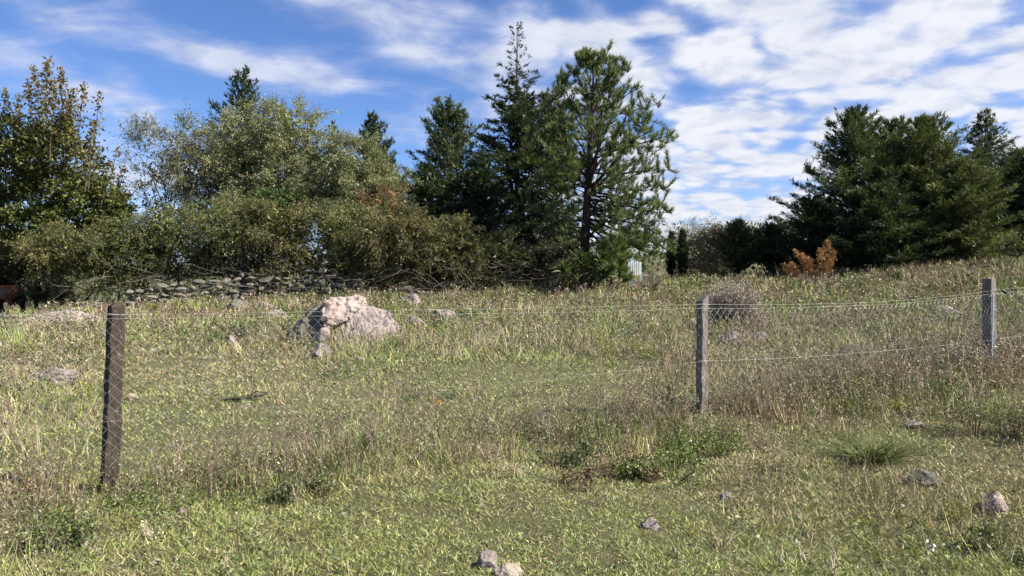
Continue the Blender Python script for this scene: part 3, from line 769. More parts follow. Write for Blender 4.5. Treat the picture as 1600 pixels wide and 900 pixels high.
# --- far wood, one mass that closes the view behind the first trees
def far_wood():
    gf = Geo()
    N = 30000
    x = rng.uniform(-75, 80, N); y = rng.uniform(46, 62, N)
    top = 1.0 + 2.0 * fbm(x * .16, y * .16, oct=3, seed=40) + .6 * (fbm(x * .9, y * .2, oct=2, seed=41) - .5)
    z = ground_z(x, y) + top * rng.random(N) ** .7
    P = np.stack((x, y, z), 1)
    gf.tri_leaves(P, rsph(N), rng.uniform(.22, .45, N), rng.uniform(.12, .24, N), mixcol(N, (.035, .05, .025), (.085, .095, .045), .2))
    tag(gf.build('far_wood', M_LEAF), kind='stuff')
far_wood()

# --- thorny hedge along the stone wall
HEDGE = 'olive-brown thorny shrubs of the hedge along the stone wall'
def hedge_shrub(label, lobes, d, base_px, seed_twigs=30, **kw):
    def extra(gf, gw, base):
        # bare twigs that tangle round the foot
        n = seed_twigs
        c = np.array([pt(l[0], 440, d - .9) for l in lobes])[rng.integers(0, len(lobes), n)]
        c[:, 0] += rng.normal(size=n) * 1.0; c[:, 1] += rng.normal(size=n) * .35
        c[:, 2] = ground_z(c[:, 0], c[:, 1]) + rng.uniform(.2, 1.2, n)
        D = nz(rng.normal(size=(n, 3)) * np.array((1, .6, .45)))
        us = np.linspace(0, 1, 5)
        ln = rng.uniform(.5, 1.5, n); bow = rng.normal(size=(n, 3)) * .06
        P = np.stack([c + D * (ln * u)[:, None] + bow * math.sin(math.pi * u) + rng.normal(size=(n, 3)) * .035 for u in us], 1)
        gw.tubes(P, np.linspace(.008, .003, 5)[None], mixcol(n, (.12, .10, .085), (.24, .21, .18), .2), 3)
    k = dict(r=.36, ntw=13, twl=.60, nl=24, L=.075, W=.030, c1=(0.062, .076, .028), c2=(.165, .170, .062), out=.65, up=.28, droop=.35, jit=.6, squash=.35, spread=.035, flat=.45, twig_r=.005, clumpvar=.3)
    k.update(kw)
    return bushy('hedge_shrub', label, 'shrub', lobes, d, base_px, d + .3, group=HEDGE, per=2.6, lo=.5, stems=3, nlimb=5, r0=.04, core=900, bark=(0.12, .10, .08), depth=.9, extra=extra, **k)
hedge_shrub('hedge shrub with brownish tips beside the horse under the broadleaf tree', [(95, 395, 52, 42), (140, 385, 34, 30)], 25.4, 110, seed_twigs=10, c1=(.06, .068, .024), c2=(.16, .145, .05))
hedge_shrub('dark low shrub directly right of the horse', [(66, 452, 32, 22), (88, 464, 18, 14), (40, 425, 40, 20, 1.5)], 26.6, 66, seed_twigs=0, c1=(.028, .036, .016), c2=(.065, .07, .03))
hedge_shrub('dark shrub behind the horse, cut by the left edge', [(5, 420, 60, 42), (-60, 420, 60, 45), (45, 425, 40, 34)], 29.5, 5, seed_twigs=0, c1=(.03, .042, .018), c2=(.08, .09, .035))
hedge_shrub('green-centred hedge shrub behind the left end of the stone wall', [(185, 380, 50, 38), (175, 420, 46, 28), (232, 395, 30, 36)], 25.6, 190, c1=(.052, .066, .022), c2=(.115, .125, .042))
hedge_shrub('hedge shrub above the loose rubble of the wall', [(268, 362, 50, 38), (250, 408, 44, 28), (305, 390, 32, 30)], 25.8, 272)
hedge_shrub('pale-topped hedge shrub right above the even part of the wall', [(362, 358, 54, 40), (345, 405, 44, 24), (405, 352, 40, 32)], 25.6, 365)
hedge_shrub('hedge shrub with yellowish lower sprays over the middle of the wall', [(450, 358, 52, 40), (480, 400, 46, 24), (430, 402, 34, 22)], 25.4, 455, c1=(.065, .066, .024), c2=(.16, .14, .055))
hedge_shrub('shaded hedge shrub over the right end of the long wall', [(535, 360, 50, 42), (550, 405, 44, 28)], 25.8, 540)
hedge_shrub('tallest hedge shrub, with arched sprays over the short wall remnant', [(615, 365, 56, 40), (598, 402, 46, 34), (655, 380, 38, 36), (630, 425, 34, 22)], 25.0, 615, c1=(.064, .066, .026), c2=(.155, .135, .055))
hedge_shrub('hedge shrub with upright twigs under the dark conifers', [(700, 380, 50, 40), (690, 420, 46, 26), (735, 395, 30, 36)], 25.2, 700, c1=(.062, .066, .026), c2=(.145, .135, .055))
hedge_shrub('last hedge shrub at the right, dark and half bare', [(775, 400, 36, 36), (760, 428, 34, 20)], 25.6, 770, c1=(.04, .05, .022), c2=(.11, .115, .045))
hedge_shrub('dark brownish undergrowth shrub left of the yucca', [(845, 415, 48, 30), (815, 430, 34, 18), (880, 395, 36, 24)], 26.0, 845, c1=(.024, .028, .015), c2=(.07, .062, .032))

# --- yucca
def yucca():
    b = gpt(915, 24.0)
    o = thing('yucca', 'spiky yucca with several leaf rosettes in front of the pine trunk', 'plant', tuple(b))
    gw = Geo()
    heads = [(905, 405), (935, 408), (893, 430), (925, 428), (945, 430), (912, 418), (880, 424)]
    parts = []
    for px, py in heads:
        h = pt(px, py, 24.0 + rng.uniform(-.3, .3))
        bark_tube(gw, curve_pts(b, h, 5, .05), np.linspace(.07, .045, 5), (.10, .08, .06), 5)
        gf = Geo()
        n = 60
        D = nz(rsph(n) + np.array((0, 0, .45)))
        gf.blades(np.repeat(h[None], n, 0), D, np.array((0, 0, -.12)) * np.ones((n, 1)), rng.uniform(.38, .62, n), .05, mixcol(n, (.035, .055, .02), (.10, .115, .045), .2))
        r = gf.build('leaf_rosette', M_GLOSSLEAF); parts.append(r)
    local(o, gw.build('stem', M_BARK), *parts)
yucca()

# --- rust-coloured dead saplings
def rust(label, px, d, tops):
    gf, gw = Geo(), Geo()
    b = gpt(px, d)
    for tx, ty, r in tops:
        e = pt(tx, ty, d + rng.uniform(-.3, .3)); v = e - b
        conifer(gf, gw, b, v[2], r, nb=46, core=0, lean=(v[0], v[1]), prof=lambda t: (1 - t) ** .7 * (.35 + .65 * np.clip(t * 3, 0, 1)) + .06, t0=.12, el_top=58, el_bot=42, dens=11, spray=.2, nl=6, L=.085, W=.018, lift=.25,
                c1=(.24, .115, .045), c2=(.42, .225, .095), bark=(.17, .09, .05), trunk_r=.015)
    o = tree_obj('dead_sapling', label, 'shrub', b, gw, gf, M_DRY, 'rust-brown dead saplings at the edge of the field', crown='foliage')
rust('brightest rust-orange dead sapling, upright, before the right-hand cypresses', 1288, 25.5, [(1294, 377, .40), (1281, 390, .32), (1304, 395, .32)])
rust('left-leaning feathery rust-brown dead sapling', 1270, 25.7, [(1242, 392, .38), (1252, 400, .4), (1262, 405, .4)])
rust('small drab dead sapling, lowest and left of the rust ones', 1240, 26, [(1226, 416, .3), (1238, 413, .3)])

# ------------------------------------------------------------------ dry-stone wall
def stone_mesh(seed, sub=2, planes=9, rough=0.06):
    r = np.random.default_rng(seed)
    bm = bmesh.new(); bmesh.ops.create_icosphere(bm, subdivisions=sub, radius=1.0)
    V = np.array([v.co[:] for v in bm.verts])
    for _ in range(planes):
        n = nz(r.normal(size=3)); off = r.uniform(.55, .85)
        V = V - n * np.maximum(0, V @ n - off)[:, None]
    k = 1 + rough * 2 * (fbm(V[:, 0] * 2.3 + seed, V[:, 1] * 2.3, V[:, 2] * 2.3, 3, seed) - .5)
    V = V * k[:, None]
    V = V / np.abs(V).max(0)
    for v, c in zip(bm.verts, V): v.co = c
    return bm
def bm_obj(name, bm, mat, smooth=False):
    me = bpy.data.meshes.new(name); bm.to_mesh(me); bm.free(); me.materials.append(mat)
    if smooth:
        for p in me.polygons: p.use_smooth = True
    o = bpy.data.objects.new(name, me); C.objects.link(o); return o

WALL_MESHES = []
for i in range(7):
    bm = stone_mesh(100 + i, 2, 14, .22)
    me = bpy.data.meshes.new('stone'); bm.to_mesh(me); bm.free(); me.materials.append(M_WALLSTONE if i < 6 else M_ROCK_DARK)
    WALL_MESHES.append(me)
def wall(label, line, heights, n_max=290, course=.17, wid=(.18, .62)):
    """line: (px, d) along the foot; heights: (px, metres)"""
    line = np.array([gpt(*p)[:2] for p in line])
    seg = np.linalg.norm(np.diff(line, axis=0), axis=1); cum = np.concatenate(([0], np.cumsum(seg)))
    root = thing('stone_wall', label, 'wall', (*line[0], float(ground_z(*line[0]))))
    rx, ry, rz = root.location
    k = 0
    hx, hv = np.array([X(h[0], 24.5) for h in heights]), np.array([h[1] for h in heights])
    for row in range(7):
        s = rng.uniform(0, .2)
        while s < cum[-1] and k < n_max:
            w = rng.uniform(*wid)
            x = np.interp(s + w / 2, cum, line[:, 0]); y = np.interp(s + w / 2, cum, line[:, 1])
            hh = np.interp(x, hx, hv) * rng.uniform(1.0, 1.35)
            z = row * course
            if z + course * .6 < hh:
                o = bpy.data.objects.new('stone', WALL_MESHES[rng.integers(0, len(WALL_MESHES))]); C.objects.link(o)
                o.parent = root
                o.location = (x - rx, y - ry + rng.normal() * .04, float(ground_z(x, y)) + z + course * rng.uniform(.36, .54) - rz)
                o.scale = (w * rng.uniform(.42, .58), rng.uniform(.14, .26), course * rng.uniform(.28, .60))
                o.rotation_euler = (rng.normal() * .16, rng.normal() * .2, rng.normal() * .35)
                k += 1
            s += w * .93
    return root
wall('long dry-stone wall of loose dark-jointed stones under the hedge', [(185, 23.6), (260, 24.0), (340, 24.4), (430, 24.6), (500, 24.6), (572, 24.6)],
     [(185, .35), (215, .55), (280, .72), (330, .66), (380, .74), (430, .78), (500, .78), (545, .62), (575, .35)])
wall('short low remnant of stone wall right of the long wall', [(614, 24.4), (668, 24.4)], [(612, .3), (630, .42), (655, .36), (670, .2)], 30, .15)

# ------------------------------------------------------------------ rocks
def rock(name, label, px, py, w_px, h_px, mat, seed, d=None, depth=.8, sink=.34, sub=4, planes=11, rough=.10, rot=0.0, tilt=(0, 0), group=None, cat='rock'):
    g = ground_hit(px, py) if d is None else gpt(px, d)
    dd = g[1]
    w, h = w_px / FPX * dd, h_px / FPX * dd
    if py < 565 and w_px < 100: h *= 1.35      # their feet stand in grass
    bm = stone_mesh(seed, sub, planes, rough)
    V = np.array([v.co[:] for v in bm.verts])
    V += nz(V) * (.20 * (fbm(V[:, 0] * 5, V[:, 1] * 5, V[:, 2] * 5, 4, seed + 5) - .5))[:, None]
    hz = h / (2 - 2 * sink) * 1.0
    for v, c in zip(bm.verts, V): v.co = (c[0] * w / 2, c[1] * w * depth / 2, c[2] * hz)
    o = bm_obj(name, bm, mat)
    o.location = (g[0], dd + w * depth * .35, g[2] + hz * (1 - 2 * sink))
    o.rotation_euler = (tilt[0], tilt[1], rot)
    return tag(o, label, cat, group)

def hull_rock(name, label, pts, d, mat, seed, cat='rock', amp=.12):
    """a boulder from hand-placed corners (px, py, metres towards +depth) at distance d"""
    co = [pt(px, py, d + dy) for px, py, dy in pts]
    org = np.mean(co, 0)
    bm = bmesh.new()
    for c in co: bm.verts.new(c - org)
    r = bmesh.ops.convex_hull(bm, input=bm.verts)
    bmesh.ops.delete(bm, geom=[g for g in r['geom_interior'] if isinstance(g, bmesh.types.BMVert)], context='VERTS')
    for _ in range(4):
        bmesh.ops.subdivide_edges(bm, edges=[e for e in bm.edges if e.calc_length() > .06], cuts=1, use_grid_fill=True)
        bmesh.ops.triangulate(bm, faces=[f for f in bm.faces if len(f.verts) > 3])
    for _ in range(1): bmesh.ops.smooth_vert(bm, verts=bm.verts, factor=.35, use_axis_x=True, use_axis_y=True, use_axis_z=True)
    bm.normal_update()
    V = np.array([v.co[:] for v in bm.verts]); N = np.array([v.normal[:] for v in bm.verts])
    h = (fbm(V[:, 0] * 3.2 + seed, V[:, 1] * 3.2, V[:, 2] * 3.2, 4, seed) - .5) * .8 * amp + (fbm(V[:, 0] * 9, V[:, 1] * 9, V[:, 2] * 9, 4, seed + 2) - .5) * amp * 1.1
    h = h - .35 * amp * np.clip(1 - np.abs(fbm(V[:, 0] * 2.6, V[:, 1] * 2.6, V[:, 2] * 4, 3, seed + 7) - .5) / .035, 0, 1)      # cracks
    for v, c in zip(bm.verts, V + N * h[:, None]): v.co = c
    o = bm_obj(name, bm, mat); o.location = tuple(org)
    return tag(o, label, cat)
DB = 13.6
hull_rock('boulder', 'big pink-topped boulder block with a flat sunlit face in the field', [(502, 484, .0), (508, 472, .2), (524, 462, .45), (556, 461, .6), (570, 468, .5), (562, 482, .1), (544, 499, -.12), (524, 508, -.18), (508, 505, -.15), (503, 495, -.1), (496, 492, .6), (520, 512, .7), (572, 490, .9)], DB, M_ROCK_PINK, 3, 'boulder')
hull_rock('boulder', 'grey-pink speckled boulder slab sloping right, below the crack', [(552, 490, .1), (568, 477, .5), (592, 486, .8), (606, 488, .6), (612, 500, .4), (624, 514, .4), (620, 530, .0), (596, 541, -.35), (552, 551, -.6), (518, 554, -.6), (519, 528, -.25), (536, 511, -.05), (618, 506, 1.1), (565, 498, 1.2), (520, 555, .3), (622, 545, .4)], DB, M_ROCK_GREY, 4, 'boulder')
hull_rock('boulder', 'dark shaded mossy boulder at the left of the pink block', [(502, 472, .45), (490, 476, .5), (480, 492, .2), (462, 512, .0), (440, 530, .1), (450, 550, -.2), (482, 556, -.35), (508, 546, -.3), (510, 515, .02), (512, 488, .4), (446, 548, .7), (500, 515, 1.0)], DB, M_ROCK_DARK, 5, 'boulder')  # shadow side of the outcrop, its shade put into a darker rock colour
hull_rock('boulder', 'small orange-pink rock chip under the crack of the boulders', [(500, 512, .0), (514, 508, .05), (516, 525, -.1), (500, 545, -.15), (488, 560, -.1), (486, 540, .0), (505, 540, .3), (494, 520, .2)], DB - .55, M_ROCK_PINK, 6, 'boulder', .03)
rock('rock', 'pale stone half hidden in grass below the boulders', 498, 562, 34, 18, M_ROCK_GREY, 21)
rock('rock', 'wide flat pale outcrop in front of the horse', 72, 512, 135, 24, M_ROCK_PINK, 22, depth=.9, sink=.4)
rock('rock', 'long grey weed-grown outcrop at the left, nearer than the pale one', 75, 600, 110, 22, M_ROCK_GREY, 23, depth=.5, sink=.4, rot=-.3)
rock('rock', 'dark-sided rock standing in straw left of the boulders', 365, 492, 34, 24, M_ROCK_DARK, 24)
rock('rock', 'flat grey slab between the dark-sided rock and the boulders', 425, 503, 55, 14, M_ROCK_GREY, 25, sink=.4)
rock('rock', 'small flat grey stone behind the flat slab', 410, 487, 42, 12, M_ROCK_GREY, 26, sink=.4)
rock('rock', 'rounded pale rock behind and right of the boulders', 640, 485, 42, 20, M_ROCK_GREY, 27)
rock('rock', 'dark stone right of the rounded pale rock', 664, 492, 22, 12, M_ROCK_DARK, 28)
rock('rock', 'broken grey rock beside weeds right of the boulders', 692, 506, 40, 20, M_ROCK_GREY, 29)
rock('rock', 'low pale rock lying right beside the slab boulder', 650, 512, 36, 14, M_ROCK_GREY, 30, sink=.4)
rock('rock', 'white stone next to the leftmost fence post', 200, 627, 24, 12, M_PALESTONE, 31)
rock('rock', 'dark ridged rock lying left of the pinkish wedge stone', 1457, 764, 48, 22, M_ROCK_DARK, 32)
rock('rock', 'pinkish wedge-shaped stone on the lawn at the right', 1572, 808, 56, 32, M_ROCK_PINK, 33, planes=14, rough=.05, rot=.5, tilt=(.1, .25))
rock('rock', 'grey pitted stone on the lawn at the bottom edge', 762, 896, 36, 26, M_ROCK_GREY, 34, planes=14)
rock('rock', 'tan flat stone cut by the bottom edge', 790, 912, 54, 22, M_PALESTONE, 35)
rock('rock', 'low grey stone sunk in the lawn, right of centre', 1018, 834, 34, 16, M_ROCK_GREY, 36, sink=.4)
rock('rock', 'small dark stone with pale tip on the lawn', 1138, 784, 18, 11, M_ROCK_GREY, 37)
rock('rock', 'small grey stone in the grass right of the leftmost post', 277, 810, 20, 13, M_ROCK_GREY, 38)
rock('rock', 'dark stone just above the lower wire between the right posts', 1334, 556, 38, 15, M_ROCK_DARK, 39)
rock('rock', 'pale flat outcrop behind the mesh near the right post', 1488, 493, 52, 12, M_ROCK_GREY, 40, sink=.4)
rock('rock', 'whitish rock right of the dry grey bush', 1190, 515, 32, 16, M_ROCK_GREY, 41)
rock('rock', 'low rock at the foot of the middle post', 1145, 540, 36, 18, M_ROCK_GREY, 42, sink=.35)
rock('rock', 'pale low rock below the whitish one', 1190, 538, 30, 14, M_ROCK_GREY, 43, sink=.4)
rock('rock', 'pale stone left of the middle post by the mesh', 1082, 515, 22, 14, M_ROCK_GREY, 44)
rock('rock', 'small tan stone in dry grass right of field centre', 838, 519, 22, 9, M_PALESTONE, 45)
rock('rock', 'little rounded stone left of the tan one', 803, 522, 14, 9, M_PALESTONE, 46)
rock('rock', 'small white stone on the lawn near the field centre', 763, 662, 14, 9, M_PALESTONE, 47)
rock('rock', 'white pebble beside the fallen branch', 383, 638, 10, 8, M_PALESTONE, 48)
rock('rock', 'reddish flat stone in the weeds below the right posts', 1440, 672, 34, 12, M_ROCK_PINK, 49, sink=.35)
rock('rock', 'grey stone half hidden behind straw near the wall', 358, 540, 24, 12, M_ROCK_GREY, 50)
rock('rock', 'pale stone in weeds below the boulder slab', 562, 566, 16, 8, M_PALESTONE, 51)
rock('rock', 'small stone on the lawn between branch and field centre', 640, 725, 14, 8, M_ROCK_GREY, 52)
rock('rock', 'small pale stone at the foot of the leftmost post', 190, 775, 18, 10, M_PALESTONE, 53)

# ------------------------------------------------------------------ horse
def horse():
    d = 26.3
    g = gpt(4, d)
    s = .80
    o = thing('horse', 'dark brown horse seen from behind its flank, grazing at the left edge', 'horse', tuple(g))
    # joints: (x forward = towards -X of the picture, y, z), radius
    J = {'pel': ((0, 0, 1.12), .25), 'croup': ((-.20, 0, 1.16), .21), 'dock': ((-.36, 0, 1.10), .10), 'belly': ((.42, 0, 1.05), .275), 'chest': ((.88, 0, 1.08), .27), 'wither': ((1.06, 0, 1.17), .21),
         'neck1': ((1.36, 0, 1.08), .15), 'neck2': ((1.64, 0, .80), .11), 'poll': ((1.80, 0, .56), .095), 'cheek': ((1.80, 0, .40), .09), 'muzzle': ((1.74, 0, .10), .055)}
    E = [('pel', 'croup'), ('croup', 'dock'), ('pel', 'belly'), ('belly', 'chest'), ('chest', 'wither'), ('wither', 'neck1'), ('neck1', 'neck2'), ('neck2', 'poll'), ('poll', 'cheek'), ('cheek', 'muzzle')]
    for sd, y in (('l', .15), ('r', -.15)):
        off = .10 if sd == 'l' else -.06
        J.update({'hip' + sd: ((-.14, y, .98), .19), 'stif' + sd: ((.02 + off * .4, y * 1.1, .74), .13), 'hock' + sd: ((-.22 + off, y, .50), .065), 'hfet' + sd: ((-.16 + off, y, .13), .042), 'hhoof' + sd: ((-.12 + off, y, .02), .058),
                  'sho' + sd: ((.92, y, .86), .14), 'knee' + sd: ((.95 - off, y * .9, .47), .062), 'ffet' + sd: ((.95 - off, y * .9, .12), .042), 'fhoof' + sd: ((.99 - off, y * .9, .02), .058)})
        E += [('pel', 'hip' + sd), ('hip' + sd, 'stif' + sd), ('stif' + sd, 'hock' + sd), ('hock' + sd, 'hfet' + sd), ('hfet' + sd, 'hhoof' + sd),
              ('chest', 'sho' + sd), ('sho' + sd, 'knee' + sd), ('knee' + sd, 'ffet' + sd), ('ffet' + sd, 'fhoof' + sd)]
    for sd, y in (('l', .06), ('r', -.06)):
        J['ear' + sd] = ((1.90, y, .66), .022); E.append(('poll', 'ear' + sd))
    names = list(J)
    me = bpy.data.meshes.new('body')
    ang = math.radians(18)
    def place(p):
        x, y, z = p
        return ((-x * math.cos(ang) - y * math.sin(ang)) * s, (x * math.sin(ang) * 1.0 - y * math.cos(ang)) * s, z * s)
    me.from_pydata([place(J[n][0]) for n in names], [(names.index(a), names.index(b)) for a, b in E], [])
    b = bpy.data.objects.new('body', me); C.objects.link(b)
    sk = b.modifiers.new('skin', 'SKIN'); sk.use_smooth_shade = True
    for i, n in enumerate(names):
        r = J[n][1] * s * (1.35 if J[n][1] > .1 else 1.15)
        me.skin_vertices[0].data[i].radius = (r, r)
        me.skin_vertices[0].data[i].use_root = (n == 'pel')
    ss = b.modifiers.new('subdivision', 'SUBSURF'); ss.levels = ss.render_levels = 2
    m, t = mat_new('bay_coat')
    tc = t.n('ShaderNodeTexCoord')
    sx = t.n('ShaderNodeSeparateXYZ'); t.put(sx.inputs[0], tc.outputs['Object'])
    n = t.noise(tc.outputs['Object'], 3, 4, .5)
    c = t.mix(t.ramp(n, .35, .65), (.060, .020, .011), (.105, .036, .020))
    c = t.mix(t.ramp(sx.outputs[2], .62 * s, .40 * s), c, (.012, .010, .009))      # black lower legs of a bay
    p = princ(t, c, .5); p.inputs['Specular IOR Level'].default_value = .35
    me.materials.append(m)
    b.parent = o
    gt = Geo()
    n = 160
    a = np.array(place((-.37, 0, 1.12)))
    ends = np.array([place((-.47 + rng.normal() * .04, rng.normal() * .05, .30 + rng.random() * .25)) for _ in range(n)])
    mid = np.array([place((-.50 + rng.normal() * .03, rng.normal() * .05, .85)) for _ in range(n)])
    st = a + rng.normal(size=(n, 3)) * .03
    gt.tubes(np.stack((st, (st + mid) / 2 + (.02, 0, .05), mid, (mid + ends) / 2, ends), 1), np.array((.012, .014, .014, .011, .003))[None], (.016, .014, .014), 3)
    gt.build('tail', M_BARK, o)
    gm = Geo()
    n = 90
    u = rng.random(n)[:, None]
    q0 = np.array([place((1.12, 0, 1.36))]) * (1 - u) + np.array([place((1.80, 0, .70))]) * u
    q1 = q0 + np.array((0, -.10, -.26)) * rng.uniform(.6, 1.2, (n, 1)) + rng.normal(size=(n, 3)) * .03
    gm.tubes(np.stack((q0, (q0 + q1) / 2 + (0, -.04, 0), q1), 1), np.array((.010, .012, .003))[None], (.016, .014, .014), 3)
    gm.build('mane', M_BARK, o)
    o.location = (X(22, d), d, float(ground_z(X(22, d), d)))
horse()

# ------------------------------------------------------------------ painted gate panel between the trees
def panel():
    d = 25.2
    b = gpt(991, d)
    o = thing('slatted_gate', 'small white slatted gate with pale blue post glimpsed right of young pine', 'gate', tuple(b))
    def bx(name, x0, x1, z0, z1, t, mat, y=0):
        bm = bmesh.new(); bmesh.ops.create_cube(bm, size=1)
        for v in bm.verts: v.co = ((x0 + x1) / 2 + v.co.x * (x1 - x0), y + v.co.y * t, (z0 + z1) / 2 + v.co.z * (z1 - z0))
        bmesh.ops.bevel(bm, geom=list(bm.edges), offset=.004, segments=1, affect='EDGES')
        p = bm_obj(name, bm, mat); p.parent = o; return p
    z0 = Z(430, d) - b[2]; z1 = Z(408, d) - b[2]
    n = 6
    for i in range(n):
        x = -.18 + .072 * i
        bx('slat', x - .024, x + .024, z0, z1 - (.03 if i in (0, 5) else 0), .02, M_WHITEPAINT)
    bx('rail', -.21, .21, z0 + .06, z0 + .11, .025, M_WHITEPAINT, .024)
    bx('rail', -.21, .21, z1 - .12, z1 - .07, .025, M_WHITEPAINT, .024)
    bx('post', -.13, -.03, -.1, Z(399, d) - b[2], .07, M_BLUEPAINT, .075)
    bx('post', .19, .25, -.1, z1 - .04, .06, M_GREYMETAL, .075)
    t = gpt(1016, 29.0)
    r = thing('metal_rail', 'thin grey metal rail on short legs right of the slatted gate', 'rail', tuple(t))
    zz = Z(430, 29) - t[2]
    for nm, P, R in (('bar', [(-.2, 0, zz), (.18, 0, zz + .01)], .018), ('leg', [(-.17, 0, -.1), (-.17, 0, zz)], .014), ('leg', [(.15, 0, -.1), (.15, 0, zz)], .014)):
        g = Geo(); g.tubes(np.array([P], float), R, (.5, .5, .5), 8); g.build(nm, M_GREYMETAL, r)
panel()

# ------------------------------------------------------------------ fence
def fence():
    F = {'left': (165, 5.3), 'mid': (1098, 7.6), 'right': (1548, 10.2)}
    P = {k: gpt(*v) for k, v in F.items()}
    dirv = nz(P['right'][:2] - P['left'][:2])
    ang = math.atan2(dirv[1], dirv[0])
    P['far'] = np.array((P['right'][0] + dirv[0] * 5.2, P['right'][1] + dirv[1] * 5.2, 0)); P['far'][2] = ground_z(*P['far'][:2])
    P['near'] = np.array((P['left'][0] - dirv[0] * 5.2, P['left'][1] - dirv[1] * 5.2, 0)); P['near'][2] = ground_z(*P['near'][:2])
    nrm = np.array((dirv[1], -dirv[0], 0))
    root = thing('wire_fence', 'sagging chain-link wire fence on weathered square posts across the field', 'fence', tuple(P['mid']))
    def post(key, w, top, mat, label, lean=(0, 0), kind='flat', twist=0.0):
        b = P[key]; H = top - b[2] + .25
        bm = bmesh.new()
        n = 14
        rows = []
        for i in range(n + 1):
            z = -.25 + H * i / n
            f = 1.0 - .05 * i / n
            ring = []
            for sx, sy in ((-1, -1), (1, -1), (1, 1), (-1, 1)):
                jx, jy = rng.normal() * .0042, rng.normal() * .0042
                ring.append(bm.verts.new((sx * w / 2 * f + jx + lean[0] * (z) / H, sy * w / 2 * f + jy + lean[1] * z / H, z)))
            rows.append(ring)
        for a, c in zip(rows, rows[1:]):
            for k in range(4): bm.faces.new((a[k], a[(k + 1) % 4], c[(k + 1) % 4], c[k]))
        top_r = rows[-1]
        cx = sum((v.co for v in top_r), Vector()) / 4
        if kind == 'point':
            t = bm.verts.new(cx + Vector((.01, .005, w * .42)))
            for k in range(4): bm.faces.new((top_r[k], top_r[(k + 1) % 4], t))
        else:
            if kind == 'slant':
                for v in top_r: v.co.z += .035 * (1 if v.co.x > cx.x else -1)
            bm.faces.new(top_r)
        bm.faces.new(rows[0][::-1])
        bmesh.ops.bevel(bm, geom=[e for e in bm.edges if e.calc_length() > .02], offset=.004, segments=1, affect='EDGES')
        bmesh.ops.recalc_face_normals(bm, faces=bm.faces)
        o = bm_obj('post', bm, mat)
        o.location = tuple(b - P['mid']); o.rotation_euler = (0, 0, ang + twist); o.parent = root
        if label: o['label'] = label
        return o
    tops = {'near': 1.30, 'left': Z(479, 5.3), 'mid': Z(465, 7.6), 'right': Z(435, 10.2), 'far': 1.75}
    post('left', .098, tops['left'], M_POST_DARK, 'darkest leaning post with a pointed top, at the left', (.085, .02), 'point', .30)
    post('mid', .088, tops['mid'], M_POST_PALE, 'middle post with slanted top', (0, 0), 'slant', .05)
    post('right', .125, tops['right'], M_POST_PALE, 'flat-topped right post', (-.03, 0), 'flat', -.03)
    post('far', .12, tops['far'], M_POST_PALE, None)
    post('near', .11, tops['near'], M_POST_DARK, None)
    off = np.array((nrm[0], nrm[1], 0)) * .075
    def strand(name, a, za, b, zb, sag, r=.0010, wob=.006, n=40, shift=1.0):
        t = np.linspace(0, 1, n)
        q = P[a][None] * (1 - t[:, None]) + P[b][None] * t[:, None]
        q[:, 2] = za * (1 - t) + zb * t - 4 * sag * t * (1 - t) + np.cumsum(rng.normal(size=n)) * wob * .25 * np.sin(np.pi * t)
        q = q + off * shift
        g = Geo(); g.tubes(q[None] - P['mid'], r, (.6, .6, .6), 5)
        return g.build(name, M_NET if r < .001 or a in ('near', 'left') else M_WIRE, root, smooth=True), q
    zt = {'near': 1.20, 'left': Z(491, 5.3), 'mid': Z(475, 7.6), 'right': Z(453, 10.2), 'far': 1.62}
    zl = {'near': 1.16, 'left': Z(497, 5.3), 'mid': Z(481, 7.6), 'right': Z(458, 10.2), 'far': 1.56}
    zb = {'near': .50, 'left': .50, 'mid': Z(563, 7.6), 'right': Z(530, 10.2), 'far': .92}
    order = ['near', 'left', 'mid', 'right', 'far']
    for a, b, sag in (('near', 'left', .03), ('left', 'mid', .005), ('mid', 'right', .055), ('right', 'far', .04)):
        strand('top_wire', a, zt[a], b, zt[b], sag)
        strand('second_wire', a, zl[a], b, zl[b], sag + .012)
        strand('lower_wire', a, zb[a], b, zb[b], .05 if a != 'left' else .02, .0008 if a in ('near', 'left') else .0013)
        # chain-link netting hung from the second wire
        p = .088
        A, B = P[a] + off, P[b] + off
        Ln = np.linalg.norm((B - A)[:2]); nw = int(Ln / (p / 2)); nk = 25
        i = np.arange(nw)[:, None]; k = np.arange(nk)[None]
        xx = (i + ((k + i) % 2)) * p / 2
        t = np.clip(xx / Ln, 0, 1)
        top = zl[a] * (1 - t) + zl[b] * t - 4 * (sag + .012) * t * (1 - t)
        gx = A[0] * (1 - t) + B[0] * t; gy = A[1] * (1 - t) + B[1] * t
        slump = .03 * (fbm(xx * 1.2 + (3 if a == 'mid' else 7), k * .3 + 0 * xx, oct=2, seed=5) - .5) * 2
        zz = top - k * p / 2 * (.98 + .1 * slump)
        bag = .05 * np.sin(np.pi * t) * np.sin(np.pi * np.clip(k / nk, 0, 1)) + slump
        Q = np.stack((gx + nrm[0] * bag, gy + nrm[1] * bag, zz), -1)
        gr = ground_z(gx, gy)
        Q[..., 2] = np.maximum(Q[..., 2], gr - .03)
        Q[..., :2] += (nrm[:2] * .0015) * np.where(k % 2 == 0, 1, -1)[..., None]
        g = Geo(); g.tubes(Q - P['mid'],   .0010 if a in ('near', 'left') else .0019, (.5, .5, .5), 3)
        o = g.build('chain_link_netting', M_NET if a in ('near', 'left') else M_WIRE, root)
    # extra barbed strand running off to the left from the top of the dark post
    a = pt(160, 473, 5.3); b = pt(-60, 488, 5.0)
    t = np.linspace(0, 1, 30)[:, None]
    q = a * (1 - t) + b * t; q[:, 2] -= (.05 * np.sin(np.pi * t))[:, 0]
    g = Geo(); g.tubes((q - P['mid'])[None], .0017, (.5, .5, .5), 4)
